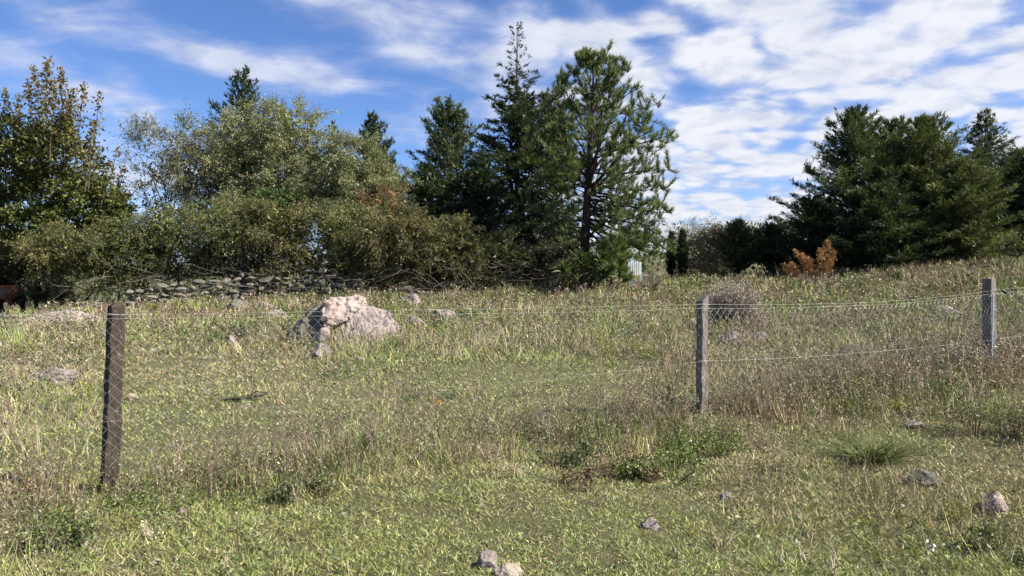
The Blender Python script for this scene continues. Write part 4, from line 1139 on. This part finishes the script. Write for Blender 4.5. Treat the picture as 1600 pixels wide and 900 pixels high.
    for tb in np.arange(.05, 1, .11):
        c = a * (1 - tb) + b * tb - (0, 0, .05 * math.sin(math.pi * tb)) - P['mid']
        for v in ((.006, 0, .018), (-.008, .0, .016)):
            g.tubes(np.stack((c - v, c + v))[None], .0014, (.5, .5, .5), 3)
    g.build('barbed_wire', M_WIRE, root)
    # tension bar and ties at the right post, black insulator
    e = P['right'] + off * 1.15 - np.array((dirv[0], dirv[1], 0)) * .09 - P['mid']
    g = Geo(); g.tubes(np.array([[(e[0], e[1], .05), (e[0], e[1], Z(460, 10.2) - P['mid'][2])]]), .010, (.6, .6, .6), 8); g.build('tension_bar', M_GREYMETAL, root)
    for key, z in (('left', zt['left']), ('mid', zt['mid']), ('mid', zl['mid']), ('right', zt['right']), ('mid', zb['mid']), ('right', zb['right'])):
        a = np.linspace(0, 2 * np.pi, 13)
        w = .064 if key != 'right' else .070
        ca, sa = math.cos(ang), math.sin(ang)
        sq = np.stack((np.clip(np.cos(a) * 1.35, -1, 1) * w, np.clip(np.sin(a) * 1.35, -1, 1) * w), 1)
        c = P[key] - P['mid'] + (np.array((.055, .03, 0)) if key == 'left' else 0)
        q = np.stack((c[0] + sq[:, 0] * ca - sq[:, 1] * sa, c[1] + sq[:, 0] * sa + sq[:, 1] * ca, np.full(13, z - P['mid'][2]) + .006 * np.sin(a * 2)), 1)
        g = Geo(); g.tubes(q[None], .0018, (.5, .5, .5), 4); g.build('tie_wire', M_WIRE, root)
    c = P['right'] + np.array((dirv[0], dirv[1], 0)) * .19 + off; c[2] = Z(455, 10.35); c -= P['mid']
    g = Geo(); q = np.array([c + (-.03, 0, .022), c, c + (.03, 0, -.022)])
    g.tubes(q[None], np.array((.010, .022, .014))[None], (.02, .02, .02), 8); g.build('insulator', M_BLACK, root, smooth=True)
    return P, dirv
FP, FDIR = fence()

# ------------------------------------------------------------------ meadow
def fence_dist(x, y):
    """signed distance beyond the fence line (positive away from the camera)"""
    n = np.array((-FDIR[1], FDIR[0]))
    return (x - FP['mid'][0]) * n[0] + (y - FP['mid'][1]) * n[1]

def weediness(x, y):
    """0 on cropped lawn, 1 in tall weeds"""
    f = fence_dist(x, y)
    band = np.exp(-((f + .10) / .62) ** 2) * 1.0
    right = sstep(x - .14 * y, .1, 1.0) * sstep(f, -1.5, -.5)
    far = sstep(y, 9.5, 13)
    n = fbm(x * .8, y * .8, oct=4, seed=21)
    left = .45 * sstep(-x / y, .46, .62)
    corner = .55 * sstep(x / y, .20, .42) * (f < 0)
    w = np.maximum.reduce([band, .85 * right, .80 * far, left, corner]) + (n - .47) * 1.35
    for k in ('left', 'mid'):      # trampled ground in front of the posts
        w = w - .7 * np.exp(-(((x - FP[k][0] - .1) / .35) ** 2 + ((y - FP[k][1] + .35) / .5) ** 2))
    return np.clip(w, 0, 1)

def scatter(n, rmin, rmax, power, half=52):
    """points in a fan in front of the camera, thinning with distance"""
    a = np.radians(rng.uniform(-half, half, n))
    u = rng.random(n)
    e = 2 - power
    r = (rmin ** e + u * (rmax ** e - rmin ** e)) ** (1 / e)
    x, y = r * np.sin(a), r * np.cos(a)
    return x, y, r

G1 = np.array((.125, .180, .042)); G2 = np.array((.345, .370, .128)); STRAW = np.array((.36, .315, .175)); STRAW2 = np.array((.235, .190, .110)); BROWN = np.array((.125, .092, .065)); GREY = np.array((.26, .235, .20))
def patch_green(x, y):
    f = fence_dist(x, y)
    return fbm(x * .55 + 4, y * .55, oct=3, seed=33) + .12 * sstep(-f, .6, 1.2) + .12 * np.exp(-((f - 1.6) / 1.2) ** 2) * sstep(1.5 - x, 0, 1.5)

def along_fence(xyr, n):
    """adds points in the strip under the fence that nothing grazes"""
    t = rng.uniform(-6.5, 9, n); o = rng.normal(-.12, .5, n)
    x = FP['mid'][0] + FDIR[0] * t - FDIR[1] * o; y = FP['mid'][1] + FDIR[1] * t + FDIR[0] * o
    ok = (y > 3.6) & (np.abs(np.arctan2(x, y)) < .85); x, y = x[ok], y[ok]
    return tuple(np.concatenate((a, b)) for a, b in zip(xyr, (x, y, np.hypot(x, y))))

# cropped lawn blades
def lawn():
    g = Geo()
    for n, r0, r1, pw, hf in ((270000, 3.0, 7, 1.3, 62), (300000, 3.4, 12, 1.20, 58), (150000, 11, 31, 1.1, 50)):
        x, y, r = scatter(n, r0, r1, pw, hf)
        w = weediness(x, y)
        clump = fbm(x * 5.5, y * 5.5, oct=2, seed=55)
        ok = rng.random(n) < np.clip(1.25 - w * .55, 0, 1) * (.55 + .45 * sstep(clump, .25, .52))
        x, y, r, w, clump = x[ok], y[ok], r[ok], w[ok], clump[ok]; n = len(x)
        P = np.stack((x, y, ground_z(x, y) - .005), 1)
        tall = np.where(r > 11, 1.5, 1)
        L = rng.uniform(.014, .042, n) * (.6 + 1.1 * clump) * (1 + 1.3 * w) * tall
        W = np.maximum(.0030, .00062 * r) * rng.uniform(.6, 1.25, n)
        az = rng.uniform(0, 2 * np.pi, n)
        D = nz(np.stack((np.cos(az), np.sin(az), rng.uniform(.25, 1.6, n)), 1))
        B = np.stack((np.cos(az), np.sin(az), -.6 * np.ones(n)), 1) * rng.uniform(.05, .4, n)[:, None]
        pg = patch_green(x, y)
        q = rng.random(n)
        dry = np.clip(.31 + .35 * w - (pg - .5) * 2.4 + .26 * sstep(y, 9, 14), .10, .85)
        col = np.where((q < dry)[:, None], mixcol(n, STRAW2 * .7, STRAW * 1.25, .38), mixcol(n, G1 * .6, G2 * 1.20, .36))
        g.tri_leaves(P, nz(D + B * .5), L, W * 1.5, col, flat=.25)
    tag(g.build('grass', M_GRASS), kind='stuff')
lawn()

# flat dead leaves and broken straw between the blades
def litter():
    g = Geo()
    n = 48000
    x, y, r = scatter(n, 3.0, 20, 1.5)
    P = np.stack((x, y, ground_z(x, y) + rng.uniform(.002, .03, n)), 1)
    az = rng.uniform(0, 2 * np.pi, n)
    D = nz(np.stack((np.cos(az), np.sin(az), rng.normal(size=n) * .3), 1))
    L = rng.uniform(.015, .05, n) * np.maximum(1, r / 7)
    q = rng.random(n)
    col = np.where((q < .6)[:, None], mixcol(n, STRAW2 * .8, STRAW * .95, .25), mixcol(n, BROWN * .7, BROWN * 1.3, .25))
    g.tri_leaves(P, D, L, np.minimum(L * rng.uniform(.10, .35, n), .009), col, flat=.7)
    tag(g.build('leaf_litter', M_DRY), kind='stuff')
litter()

# leafy low herbs
def herbs():
    g = Geo()
    n = 11000
    x, y, r = scatter(n, 3.2, 26, 1.35)
    w = weediness(x, y); c = fbm(x * 1.7, y * 1.7, oct=3, seed=71)
    ok = rng.random(n) < np.clip(.25 + w * .9, 0, 1) * sstep(c, .38, .6)
    x, y, r, w = x[ok], y[ok], r[ok], w[ok]; n = len(x)
    base = np.stack((x, y, ground_z(x, y)), 1)
    k = 14
    i = np.repeat(np.arange(n), k); N = len(i)
    h = rng.uniform(.03, .13, n)[i] * (1 + 1.4 * w[i]) * (1 + .3 * (r[i] > 12))
    u = rng.random(N)
    az = rng.uniform(0, 2 * np.pi, N)
    rad = rng.uniform(.01, .07, N) * (1 + w[i])
    P = base[i] + np.stack((np.cos(az) * rad, np.sin(az) * rad, h * u), 1)
    D = nz(np.stack((np.cos(az), np.sin(az), rng.uniform(-.1, 1.1, N)), 1))
    L = rng.uniform(.016, .036, N) * np.maximum(1, r[i] / 6.5)
    hue = rng.random(n)[i]
    col = np.where((hue < .45)[:, None], mixcol(N, (.055, .085, .028), (.11, .15, .045), .2), np.where((hue < .75)[:, None], mixcol(N, (.075, .090, .050), (.14, .15, .085), .2), mixcol(N, (.13, .14, .03), (.20, .20, .05), .2)))
    g.leaves(P, D, L, L * rng.uniform(.25, .5, N), col, flat=.4, fold=.06)
    tag(g.build('weeds', M_LEAF), kind='stuff')
herbs()

# tall dry grass and stalks
def dry_grass():
    g = Geo()
    x, y, r = along_fence(scatter(330000, 3.6, 34, .85), 26000)
    n = len(x)
    w = weediness(x, y); c = fbm(x * 2.6, y * 2.6, oct=3, seed=81)
    ok = rng.random(n) < np.clip(w * 1.2 - .10, 0, 1) * (.12 + .88 * sstep(c, .36, .62))
    x, y, r, w, c = x[ok], y[ok], r[ok], w[ok], c[ok]; n = len(x)
    P = np.stack((x, y, ground_z(x, y) - .01), 1)
    tall = fbm(x * .7, y * .7, oct=2, seed=83)
    L = rng.uniform(.07, .26, n) * (.40 + w * .60) * np.where(np.abs(fence_dist(x, y)) < 1.2, .72, 1) * (.45 + .8 * tall + .9 * sstep(c, .45, .65))
    D = nz(np.concatenate((rng.normal(size=(n, 2)) * .34, np.ones((n, 1))), 1))
    B = np.concatenate((rng.normal(size=(n, 2)) * .22, -.10 * np.ones((n, 1))), 1)
    W = np.maximum(.0024, .00066 * r) * rng.uniform(.6, 1.3, n)
    hue = (fbm(x * .45, y * .45, oct=4, seed=85) - .5) * 1.9 + .5 + rng.normal(size=n) * .07
    q = rng.random(n)
    col = np.where((hue < .40)[:, None], mixcol(n, BROWN * .7, STRAW2 * 1.25, .38), np.where((hue < .54)[:, None], mixcol(n, STRAW2 * .8, STRAW * 1.1, .32), mixcol(n, (.09, .135, .036), (.25, .27, .085), .32)))
    col = col * 1.32
    col = np.where((q < .14)[:, None], mixcol(n, GREY, STRAW * 1.1, .2), np.where((q < .24)[:, None], mixcol(n, (.16, .115, .095), (.24, .18, .15), .2), col))
    g.tri_leaves(P, nz(D + B * .6), L, W * 1.3, col, flat=0)
    tag(g.build('dry_grass', M_DRY), kind='stuff')
dry_grass()

# low bushy weeds of the uncropped strips: many small leaves on thin stems, growing into one another
def weed_clumps():
    g = Geo()
    x, y, r = along_fence(scatter(3800, 3.8, 30, .80), 1500)
    n = len(x)
    w = weediness(x, y); c = fbm(x * 1.1, y * 1.1, oct=3, seed=91)
    ok = rng.random(n) < np.clip(w * 1.5 - .35, 0.02, 1) * sstep(c, .34, .55)
    x, y, r, w, c = x[ok], y[ok], r[ok], w[ok], c[ok]; n = len(x)
    base = np.stack((x, y, ground_z(x, y) - .01), 1)
    H = rng.uniform(.08, .30, n) * (.5 + .6 * w) * (1 + .45 * (r > 9)); R = H * rng.uniform(.7, 1.5, n)
    pal = np.array(((.055, .078, .028), (.095, .140, .036), (.150, .155, .085), (.170, .125, .095), (.235, .190, .130), (.195, .200, .058), (.135, .100, .075)))
    kind = np.where(rng.random(n) < .65, (fbm(x * .6, y * .6, oct=2, seed=93) * 9.5 - 1.5).astype(int).clip(0, 6), rng.integers(0, 7, n))
    k = 8; i = np.repeat(np.arange(n), k); N = len(i)
    a = rng.uniform(0, 2 * np.pi, N); q = np.sqrt(rng.random(N))
    s = base[i] + np.stack((np.cos(a) * q * R[i] * .4, np.sin(a) * q * R[i] * .4, 0 * a), 1)
    e = base[i] + np.stack((np.cos(a) * q * R[i], np.sin(a) * q * R[i], H[i] * rng.uniform(.5, 1.1, N) * (1 - .35 * q)), 1)
    v = e - s; ln = np.linalg.norm(v, axis=1)
    sc = np.maximum(.0022, .00045 * r)[i]
    g.needles(s, v / ln[:, None], ln, sc, mixcol(N, pal[6] * .8, pal[4], .2))
    m = 10; j = np.repeat(np.arange(N), m); M = len(j)
    u = rng.uniform(.2, 1.05, M)
    P = s[j] + v[j] * u[:, None] + rng.normal(size=(M, 3)) * (.10 * H[i][j])[:, None]
    L = rng.uniform(.011, .033, M) * np.maximum(1, r[i][j] / 6)
    dry = (kind[i][j] == 3) | (kind[i][j] == 4) | (kind[i][j] == 6)
    col = pal[kind[i][j]] * (1 + rng.normal(size=(M, 1)) * .24)
    g.tri_leaves(P, nz(v[j] / ln[j][:, None] * .5 + rsph(M)), L, L * np.where(dry, .32, .48), np.clip(col, .01, .8), flat=.35)
    tag(g.build('weed_clumps', M_LEAF), kind='stuff')
weed_clumps()

# twiggy dead weeds: branching stems with small seed heads
def dead_weeds():
    g = Geo()
    x, y, r = along_fence(scatter(7000, 3.6, 28, 1.05), 2000)
    n = len(x)
    w = weediness(x, y)
    ok = rng.random(n) < np.clip(w * 1.15 - .02, .12, 1)
    x, y, r, w = x[ok], y[ok], r[ok], w[ok]; n = len(x)
    base = np.stack((x, y, ground_z(x, y) - .01), 1)
    H = rng.uniform(.14, .48, n) * (.55 + .6 * w)
    lean = rng.normal(size=(n, 2)) * .22
    top = base + np.concatenate((lean * H[:, None], H[:, None]), 1)
    mid = (base + top) / 2 + np.concatenate((rng.normal(size=(n, 2)) * .02, np.zeros((n, 1))), 1)
    rad = np.maximum(.0015, .00034 * r)[:, None] * np.array((1.1, .9, .6))[None]
    hue = rng.random(n)
    col = np.where((hue < .62)[:, None], mixcol(n, (.10, .07, .05), (.17, .12, .085), .2), mixcol(n, (.18, .15, .11), (.29, .25, .18), .2))
    g.tubes(np.stack((base, mid, top), 1), rad, col, 3)
    k = 6
    i = np.repeat(np.arange(n), k); N = len(i)
    u = rng.uniform(.25, .95, N)
    s = base[i] + (top - base)[i] * u[:, None]
    az = rng.uniform(0, 2 * np.pi, N)
    d = nz(np.stack((np.cos(az), np.sin(az), rng.uniform(.4, 1.6, N)), 1))
    e = s + d * (H[i] * rng.uniform(.15, .40, N) * (1.1 - u * .6))[:, None]
    g.needles(s, d, np.linalg.norm(e - s, axis=1), rad[i][:, 0] * 2.0, col[i])
    j = rng.random(N) < .7
    m = 2
    q = np.repeat(e[j], m, 0); M = len(q); rr = np.repeat(r[i][j], m); cc = np.repeat(col[i][j], m, 0)
    hd = rng.random(n)[i][j].repeat(m)
    cc = np.where((hd < .2)[:, None], mixcol(M, (.26, .22, .15), (.38, .33, .24), .15), cc * 1.05)
    g.tri_leaves(q + rng.normal(size=(M, 3)) * .008, rsph(M), .018 * np.maximum(1, rr / 6), .010 * np.maximum(1, rr / 6), cc, flat=.1)
    tag(g.build('dead_weeds', M_DRY), kind='stuff')
dead_weeds()

# ------------------------------------------------------------------ plants that stand out one by one
def plant(name, label, px, py, h_px, w_px, n_stem, stem_col, leaf=None, cat='plant', spread=.5, stem_r=.003, branch=4, nl=0, L=.04, W=.014, lean=(0, 0), mat=M_DRY, d=None, up=.3, bow=.05, head=None):
    g0 = ground_hit(px, py) if d is None else gpt(px, d)
    dd = g0[1]; H = h_px / FPX * dd; Rw = w_px / FPX * dd / 2
    if cat == 'plant': H *= .78; Rw *= 1.12
    gw, gf = Geo(), Geo()
    n = n_stem
    a = rng.uniform(0, 2 * np.pi, n); q = np.sqrt(rng.random(n))
    ofs = np.stack((np.cos(a) * q * Rw, np.sin(a) * q * Rw, 0 * a), 1)
    hs = np.ones(n)
    if cat == 'plant' and n > 12:
        kc = 5; cc = rng.uniform(-1, 1, (kc, 2)) * Rw * .95; ki = rng.integers(0, kc, n)
        ofs = ofs * rng.uniform(.25, .6, kc)[ki][:, None]; g1 = g0 + np.concatenate((cc[ki], np.zeros((n, 1))), 1); hs = rng.uniform(.45, 1.1, kc)[ki]
        L, W = L * .62, W * .70
    else: g1 = g0[None]
    b = g1 + ofs * (1 - spread); b[:, 2] = ground_z(b[:, 0], b[:, 1]) - .01
    hh = hs * H * rng.uniform(.35, 1.10, n) * np.sqrt(np.clip(1 - (q * .8) ** 2 * spread, .2, 1))
    t = g1 + ofs + np.stack((lean[0] * hh, lean[1] * hh, hh), 1)
    m = (b + t) / 2 + rng.normal(size=(n, 3)) * bow * H + np.array((0, 0, .08 * H))
    sr = max(stem_r, .00030 * dd)
    col = mixcol(n, np.asarray(stem_col) * .75, np.asarray(stem_col) * 1.2, .15)
    P = np.stack((b, b * .25 + m * .5 + (b + t) * .125, m, m * .5 + t * .5, t), 1)
    gw.tubes(P, sr * np.array((1.2, 1.05, .9, .7, .4))[None], col, 3)
    if branch:
        i = np.repeat(np.arange(n), branch); N = len(i)
        u = rng.uniform(.25, 1, N)
        s = b[i] * ((1 - u) ** 2)[:, None] + m[i] * (2 * u * (1 - u))[:, None] + t[i] * (u ** 2)[:, None]
        dv = nz(nz(t - b)[i] + rng.normal(size=(N, 3)) * .6 + (0, 0, up))
        e = s + dv * (H * rng.uniform(.12, .34, N) * (1.15 - u * .6))[:, None]
        gw.needles(s, dv, np.linalg.norm(e - s, axis=1), sr * 1.5, col[i])
        tips, td = np.concatenate((e, (s + e) / 2, t)), np.concatenate((dv, dv, nz(t - m)))
    else:
        tips, td = np.concatenate((t, (m + t) / 2, m)), np.concatenate((nz(t - m),) * 3)
    o = thing(name, label, cat, tuple(g0))
    parts = [gw.build('stem', M_DRY)]
    if nl:
        i = np.repeat(np.arange(len(tips)), nl); N = len(i)
        gf.leaves(tips[i] + rng.normal(size=(N, 3)) * L * .6, nz(td[i] * .5 + rng.normal(size=(N, 3)) * .6), L * rng.uniform(.6, 1.2, N), W * rng.uniform(.7, 1.2, N), mixcol(N, leaf[0], leaf[1], .18), flat=.2)
        parts.append(gf.build('foliage', mat))
    if head:
        i = np.repeat(np.arange(n), 5); N = len(i)
        gh = Geo(); gh.leaves(t[i] + rng.normal(size=(N, 3)) * head[1] * .5, rsph(N), head[1], head[1] * .7, mixcol(N, head[0], head[0], .12), flat=.2)
        parts.append(gh.build('flower_head', mat))
    for p in parts: p['kind'] = 'stuff'      # thin stems and small leaves, past picking apart
    local(o, *parts)
    return o
PURP = (.20, .165, .145)
plant('dry_bush', 'domed grey-brown leafless bush behind the middle post', 1146, 510, 66, 96, 420, (.20, .165, .145), ((.21, .175, .15), (.33, .28, .235)), 'bush', .85, .004, 5, 3, .035, .016, bow=.03)
plant('dry_bush', 'small thin purple-brown bush at the field edge below the metal rail', 1018, 458, 32, 44, 90, (.15, .12, .10), ((.17, .13, .11), (.25, .2, .16)), 'bush', .8, .004, 4, 2, .04, .016)
plant('rush_clump', 'upright clump of red-brown stems in front of the fence', 366, 765, 62, 60, 44, (.115, .065, .045), None, 'plant', .75, .003, 1)
plant('rush_clump', 'sparse red-brown stems at the left edge by the lawn', 20, 800, 60, 60, 34, (.12, .07, .045), ((.15, .09, .06), (.24, .16, .10)), 'plant', .7, .003, 3, 1, .04, .014)
plant('fern_weed', 'dry reddish-brown bushy weed between lawn and middle post', 975, 752, 52, 110, 60, (.13, .08, .055), ((.12, .07, .045), (.20, .13, .085)), 'plant', .75, .003, 5, 2, .035, .014)
plant('fern_weed', 'brownish weed left of the dry reddish-brown one', 890, 760, 48, 70, 36, (.12, .08, .06), ((.10, .075, .05), (.19, .135, .09)), 'plant', .75, .003, 5, 2, .035, .014)
plant('leafy_weed', 'bright green leafy weed below the middle post', 1065, 735, 66, 210, 110, (.09, .11, .035), ((.075, .105, .032), (.165, .20, .062)), 'plant', .8, .003, 4, 3, .055, .018, mat=M_LEAF)
plant('leafy_weed', 'dark grey-green leafy weed left of the reddish-brown weed', 885, 725, 60, 80, 46, (.09, .09, .05), ((.06, .075, .035), (.13, .14, .075)), 'plant', .8, .003, 4, 3, .045, .018, mat=M_LEAF)
plant('leafy_weed', 'low dark weed patch in the mid lawn', 590, 712, 40, 90, 50, (.08, .08, .05), ((.055, .065, .035), (.115, .12, .065)), 'plant', .8, .003, 4, 3, .045, .018, mat=M_LEAF)
plant('leafy_weed', 'dark green low weed among dry stems beside the red-brown clump', 470, 780, 46, 80, 44, (.10, .09, .05), ((.055, .08, .03), (.12, .14, .05)), 'plant', .8, .003, 3, 3, .04, .018, mat=M_LEAF, head=((.36, .30, .22), .013))
plant('leafy_weed', 'green weed at the foot of the leftmost post', 170, 800, 26, 90, 36, (.09, .11, .035), ((.07, .11, .03), (.15, .19, .06)), 'plant', .8, .003, 3, 3, .045, .018, mat=M_LEAF)
plant('leafy_weed', 'bright yellow-green tall weed standing in the mid field', 975, 560, 62, 70, 34, (.13, .14, .04), ((.16, .17, .04), (.27, .26, .06)), 'plant', .7, .003, 5, 3, .045, .018, mat=M_LEAF)
plant('leafy_weed', 'yellow-flowered weed left of the leftmost post', 125, 632, 44, 34, 26, (.13, .14, .04), ((.17, .18, .04), (.30, .27, .05)), 'plant', .7, .003, 4, 3, .03, .014, mat=M_LEAF)
plant('leafy_weed', 'yellow-green weed at the left edge in the field', 20, 560, 50, 50, 30, (.12, .13, .04), ((.15, .17, .04), (.25, .25, .06)), 'plant', .7, .003, 4, 3, .04, .016, mat=M_LEAF)
plant('leafy_weed', 'dense green bush-like weed at the right edge below the right post', 1585, 690, 110, 120, 80, (.13, .09, .06), ((.07, .085, .035), (.15, .165, .07)), 'plant', .75, .0035, 5, 3, .045, .018, mat=M_LEAF)
plant('leafy_weed', 'dark grey-green weed left of the middle post foot', 1010, 650, 60, 90, 50, (.10, .09, .06), ((.065, .08, .04), (.13, .14, .08)), 'plant', .8, .003, 4, 3, .04, .018, mat=M_LEAF)
plant('leafy_weed', 'green weed patch in front of the pale-stemmed dead weed', 1430, 625, 60, 130, 60, (.11, .10, .06), ((.075, .10, .04), (.16, .18, .075)), 'plant', .8, .003, 4, 3, .045, .018, mat=M_LEAF)
plant('leafy_weed', 'yellow-green sprig on the lawn left of the wedge stone', 1502, 822, 46, 30, 16, (.12, .13, .04), ((.16, .18, .03), (.28, .28, .05)), 'plant', .7, .002, 4, 3, .03, .013, mat=M_LEAF)
plant('leafy_weed', 'dark shaded weed in the bottom right corner', 1590, 880, 80, 90, 46, (.10, .08, .05), ((.06, .075, .035), (.14, .15, .06)), 'plant', .8, .002, 4, 3, .035, .016, mat=M_LEAF)
plant('grass_tussock', 'tall green grass tussock at the lawn edge right of centre', 1365, 724, 44, 170, 420, (.12, .145, .042), None, 'grass', .85, .0022, 0, mat=M_GRASS)
plant('grass_tussock', 'small bright green tussock in the field behind the boulders', 612, 545, 24, 60, 160, (.13, .18, .05), None, 'grass', .6, .003, 0, mat=M_GRASS)
plant('dead_weed', 'large pale branching dead weed in front of the right post', 1540, 665, 125, 110, 14, (.42, .35, .27), None, 'plant', .85, .0045, 6, bow=.10)
plant('dead_weed', 'pale dead twigs lying at the bottom right of centre', 1245, 895, 70, 110, 14, (.40, .34, .26), None, 'plant', .9, .0026, 4, bow=.12)
plant('dead_weed', 'dark thin dead weed left of the yellow-green sprig', 1420, 850, 110, 110, 16, (.13, .10, .075), None, 'plant', .85, .0022, 5, bow=.08)
plant('dead_weed', 'long thin dead stems leaning across the bottom right', 1130, 860, 80, 100, 10, (.30, .25, .18), None, 'plant', .9, .0022, 4, bow=.10)
plant('dead_weed', 'cream dry weed on the lawn right of the leftmost post', 232, 846, 34, 30, 14, (.42, .36, .25), ((.48, .42, .29), (.62, .55, .40)), 'plant', .7, .002, 3, 2, .022, .012)
plant('dead_weed', 'tall dead weed right of the middle post foot', 1150, 700, 80, 90, 22, (.20, .15, .11), ((.22, .16, .11), (.33, .26, .18)), 'plant', .75, .0025, 5, 1, .03, .012)
plant('dead_weed', 'straw-coloured dead weed in the centre foreground', 800, 742, 80, 60, 14, (.34, .28, .19), None, 'plant', .7, .0025, 5)
plant('dead_weed', 'brown dead weed by the tall stems at mid field right', 1225, 640, 74, 110, 30, (.15, .11, .085), ((.17, .125, .09), (.26, .2, .14)), 'plant', .75, .0028, 5, 1, .035, .013)
plant('dead_weed', 'single dark stalk rising from the foreground lawn near the left', 372, 880, 90, 20, 3, (.13, .08, .055), None, 'plant', .6, .0022, 4)
plant('seed_head', 'cream dry seed head with dark top in the field left of the middle post', 1029, 522, 30, 22, 14, (.40, .33, .22), ((.48, .40, .27), (.60, .52, .36)), 'plant', .5, .004, 2, 3, .06, .03)
plant('flower', 'tiny orange flower patch on the mid lawn', 685, 636, 12, 20, 10, (.12, .13, .04), None, 'flower', .6, .002, 0, head=((.50, .24, .03), .022), mat=M_LEAF)
plant('flower', 'single pale pink flower on the lawn at the bottom right', 1458, 874, 14, 6, 2, (.10, .12, .04), None, 'flower', .4, .0015, 0, head=((.62, .50, .56), .026), mat=M_LEAF)

plant('leafy_weed', 'dark leafy weed in the bottom left corner', 60, 868, 60, 170, 90, (.09, .08, .045), ((.05, .075, .028), (.12, .145, .05)), 'plant', .8, .002, 4, 3, .045, .018, mat=M_LEAF)
plant('dead_weed', 'tangled pale-brown dead weed at the left edge before the leftmost post', 60, 770, 110, 150, 34, (.24, .18, .13), ((.24, .18, .12), (.36, .29, .20)), 'plant', .8, .0024, 5, 1, .03, .012, bow=.09)
plant('dead_weed', 'thin brown dead weed between the red-brown clump and the leftmost post', 280, 775, 70, 110, 24, (.19, .14, .10), ((.22, .16, .11), (.33, .26, .18)), 'plant', .8, .0022, 5, 1, .03, .012, bow=.09)
plant('dead_weed', 'brown thin-stemmed dead weed right of the red-brown clump', 430, 770, 80, 120, 26, (.17, .12, .085), ((.20, .15, .10), (.32, .25, .18)), 'plant', .8, .0022, 5, 1, .028, .012, bow=.07)
plant('dead_weed', 'purple-brown dead weed below the bright green leafy weed', 1170, 760, 60, 130, 26, (.16, .12, .10), ((.17, .13, .10), (.27, .21, .16)), 'plant', .8, .0022, 5, 1, .028, .012, bow=.07)

# fallen branch on the grass
def branch():
    g0 = ground_hit(375, 630)
    o = thing('fallen_branch', 'dark crooked fallen branch lying on the grass', 'branch', tuple(g0))
    d = g0[1]
    g = Geo()
    xs = np.array([(342, 628), (355, 627), (368, 628), (380, 626), (394, 622), (408, 618)])
    P = np.array([(X(px, d), d + (628 - py) * .02, 0) for px, py in xs]); P[:, 2] = ground_z(P[:, 0], P[:, 1]) + np.array((.01, .03, .04, .045, .05, .07))
    bark_tube(g, P, [.010, .016, .022, .020, .016, .008], (.035, .028, .022), 6)
    a = g.build('limb', M_BARK)
    g = Geo(); bark_tube(g, np.array([P[3], P[3] + (.10, .05, .06), P[3] + (.24, .02, .05)]), [.010, .008, .004], (.06, .045, .035), 5)
    b = g.build('twig', M_BARK)
    local(o, a, b)
branch()
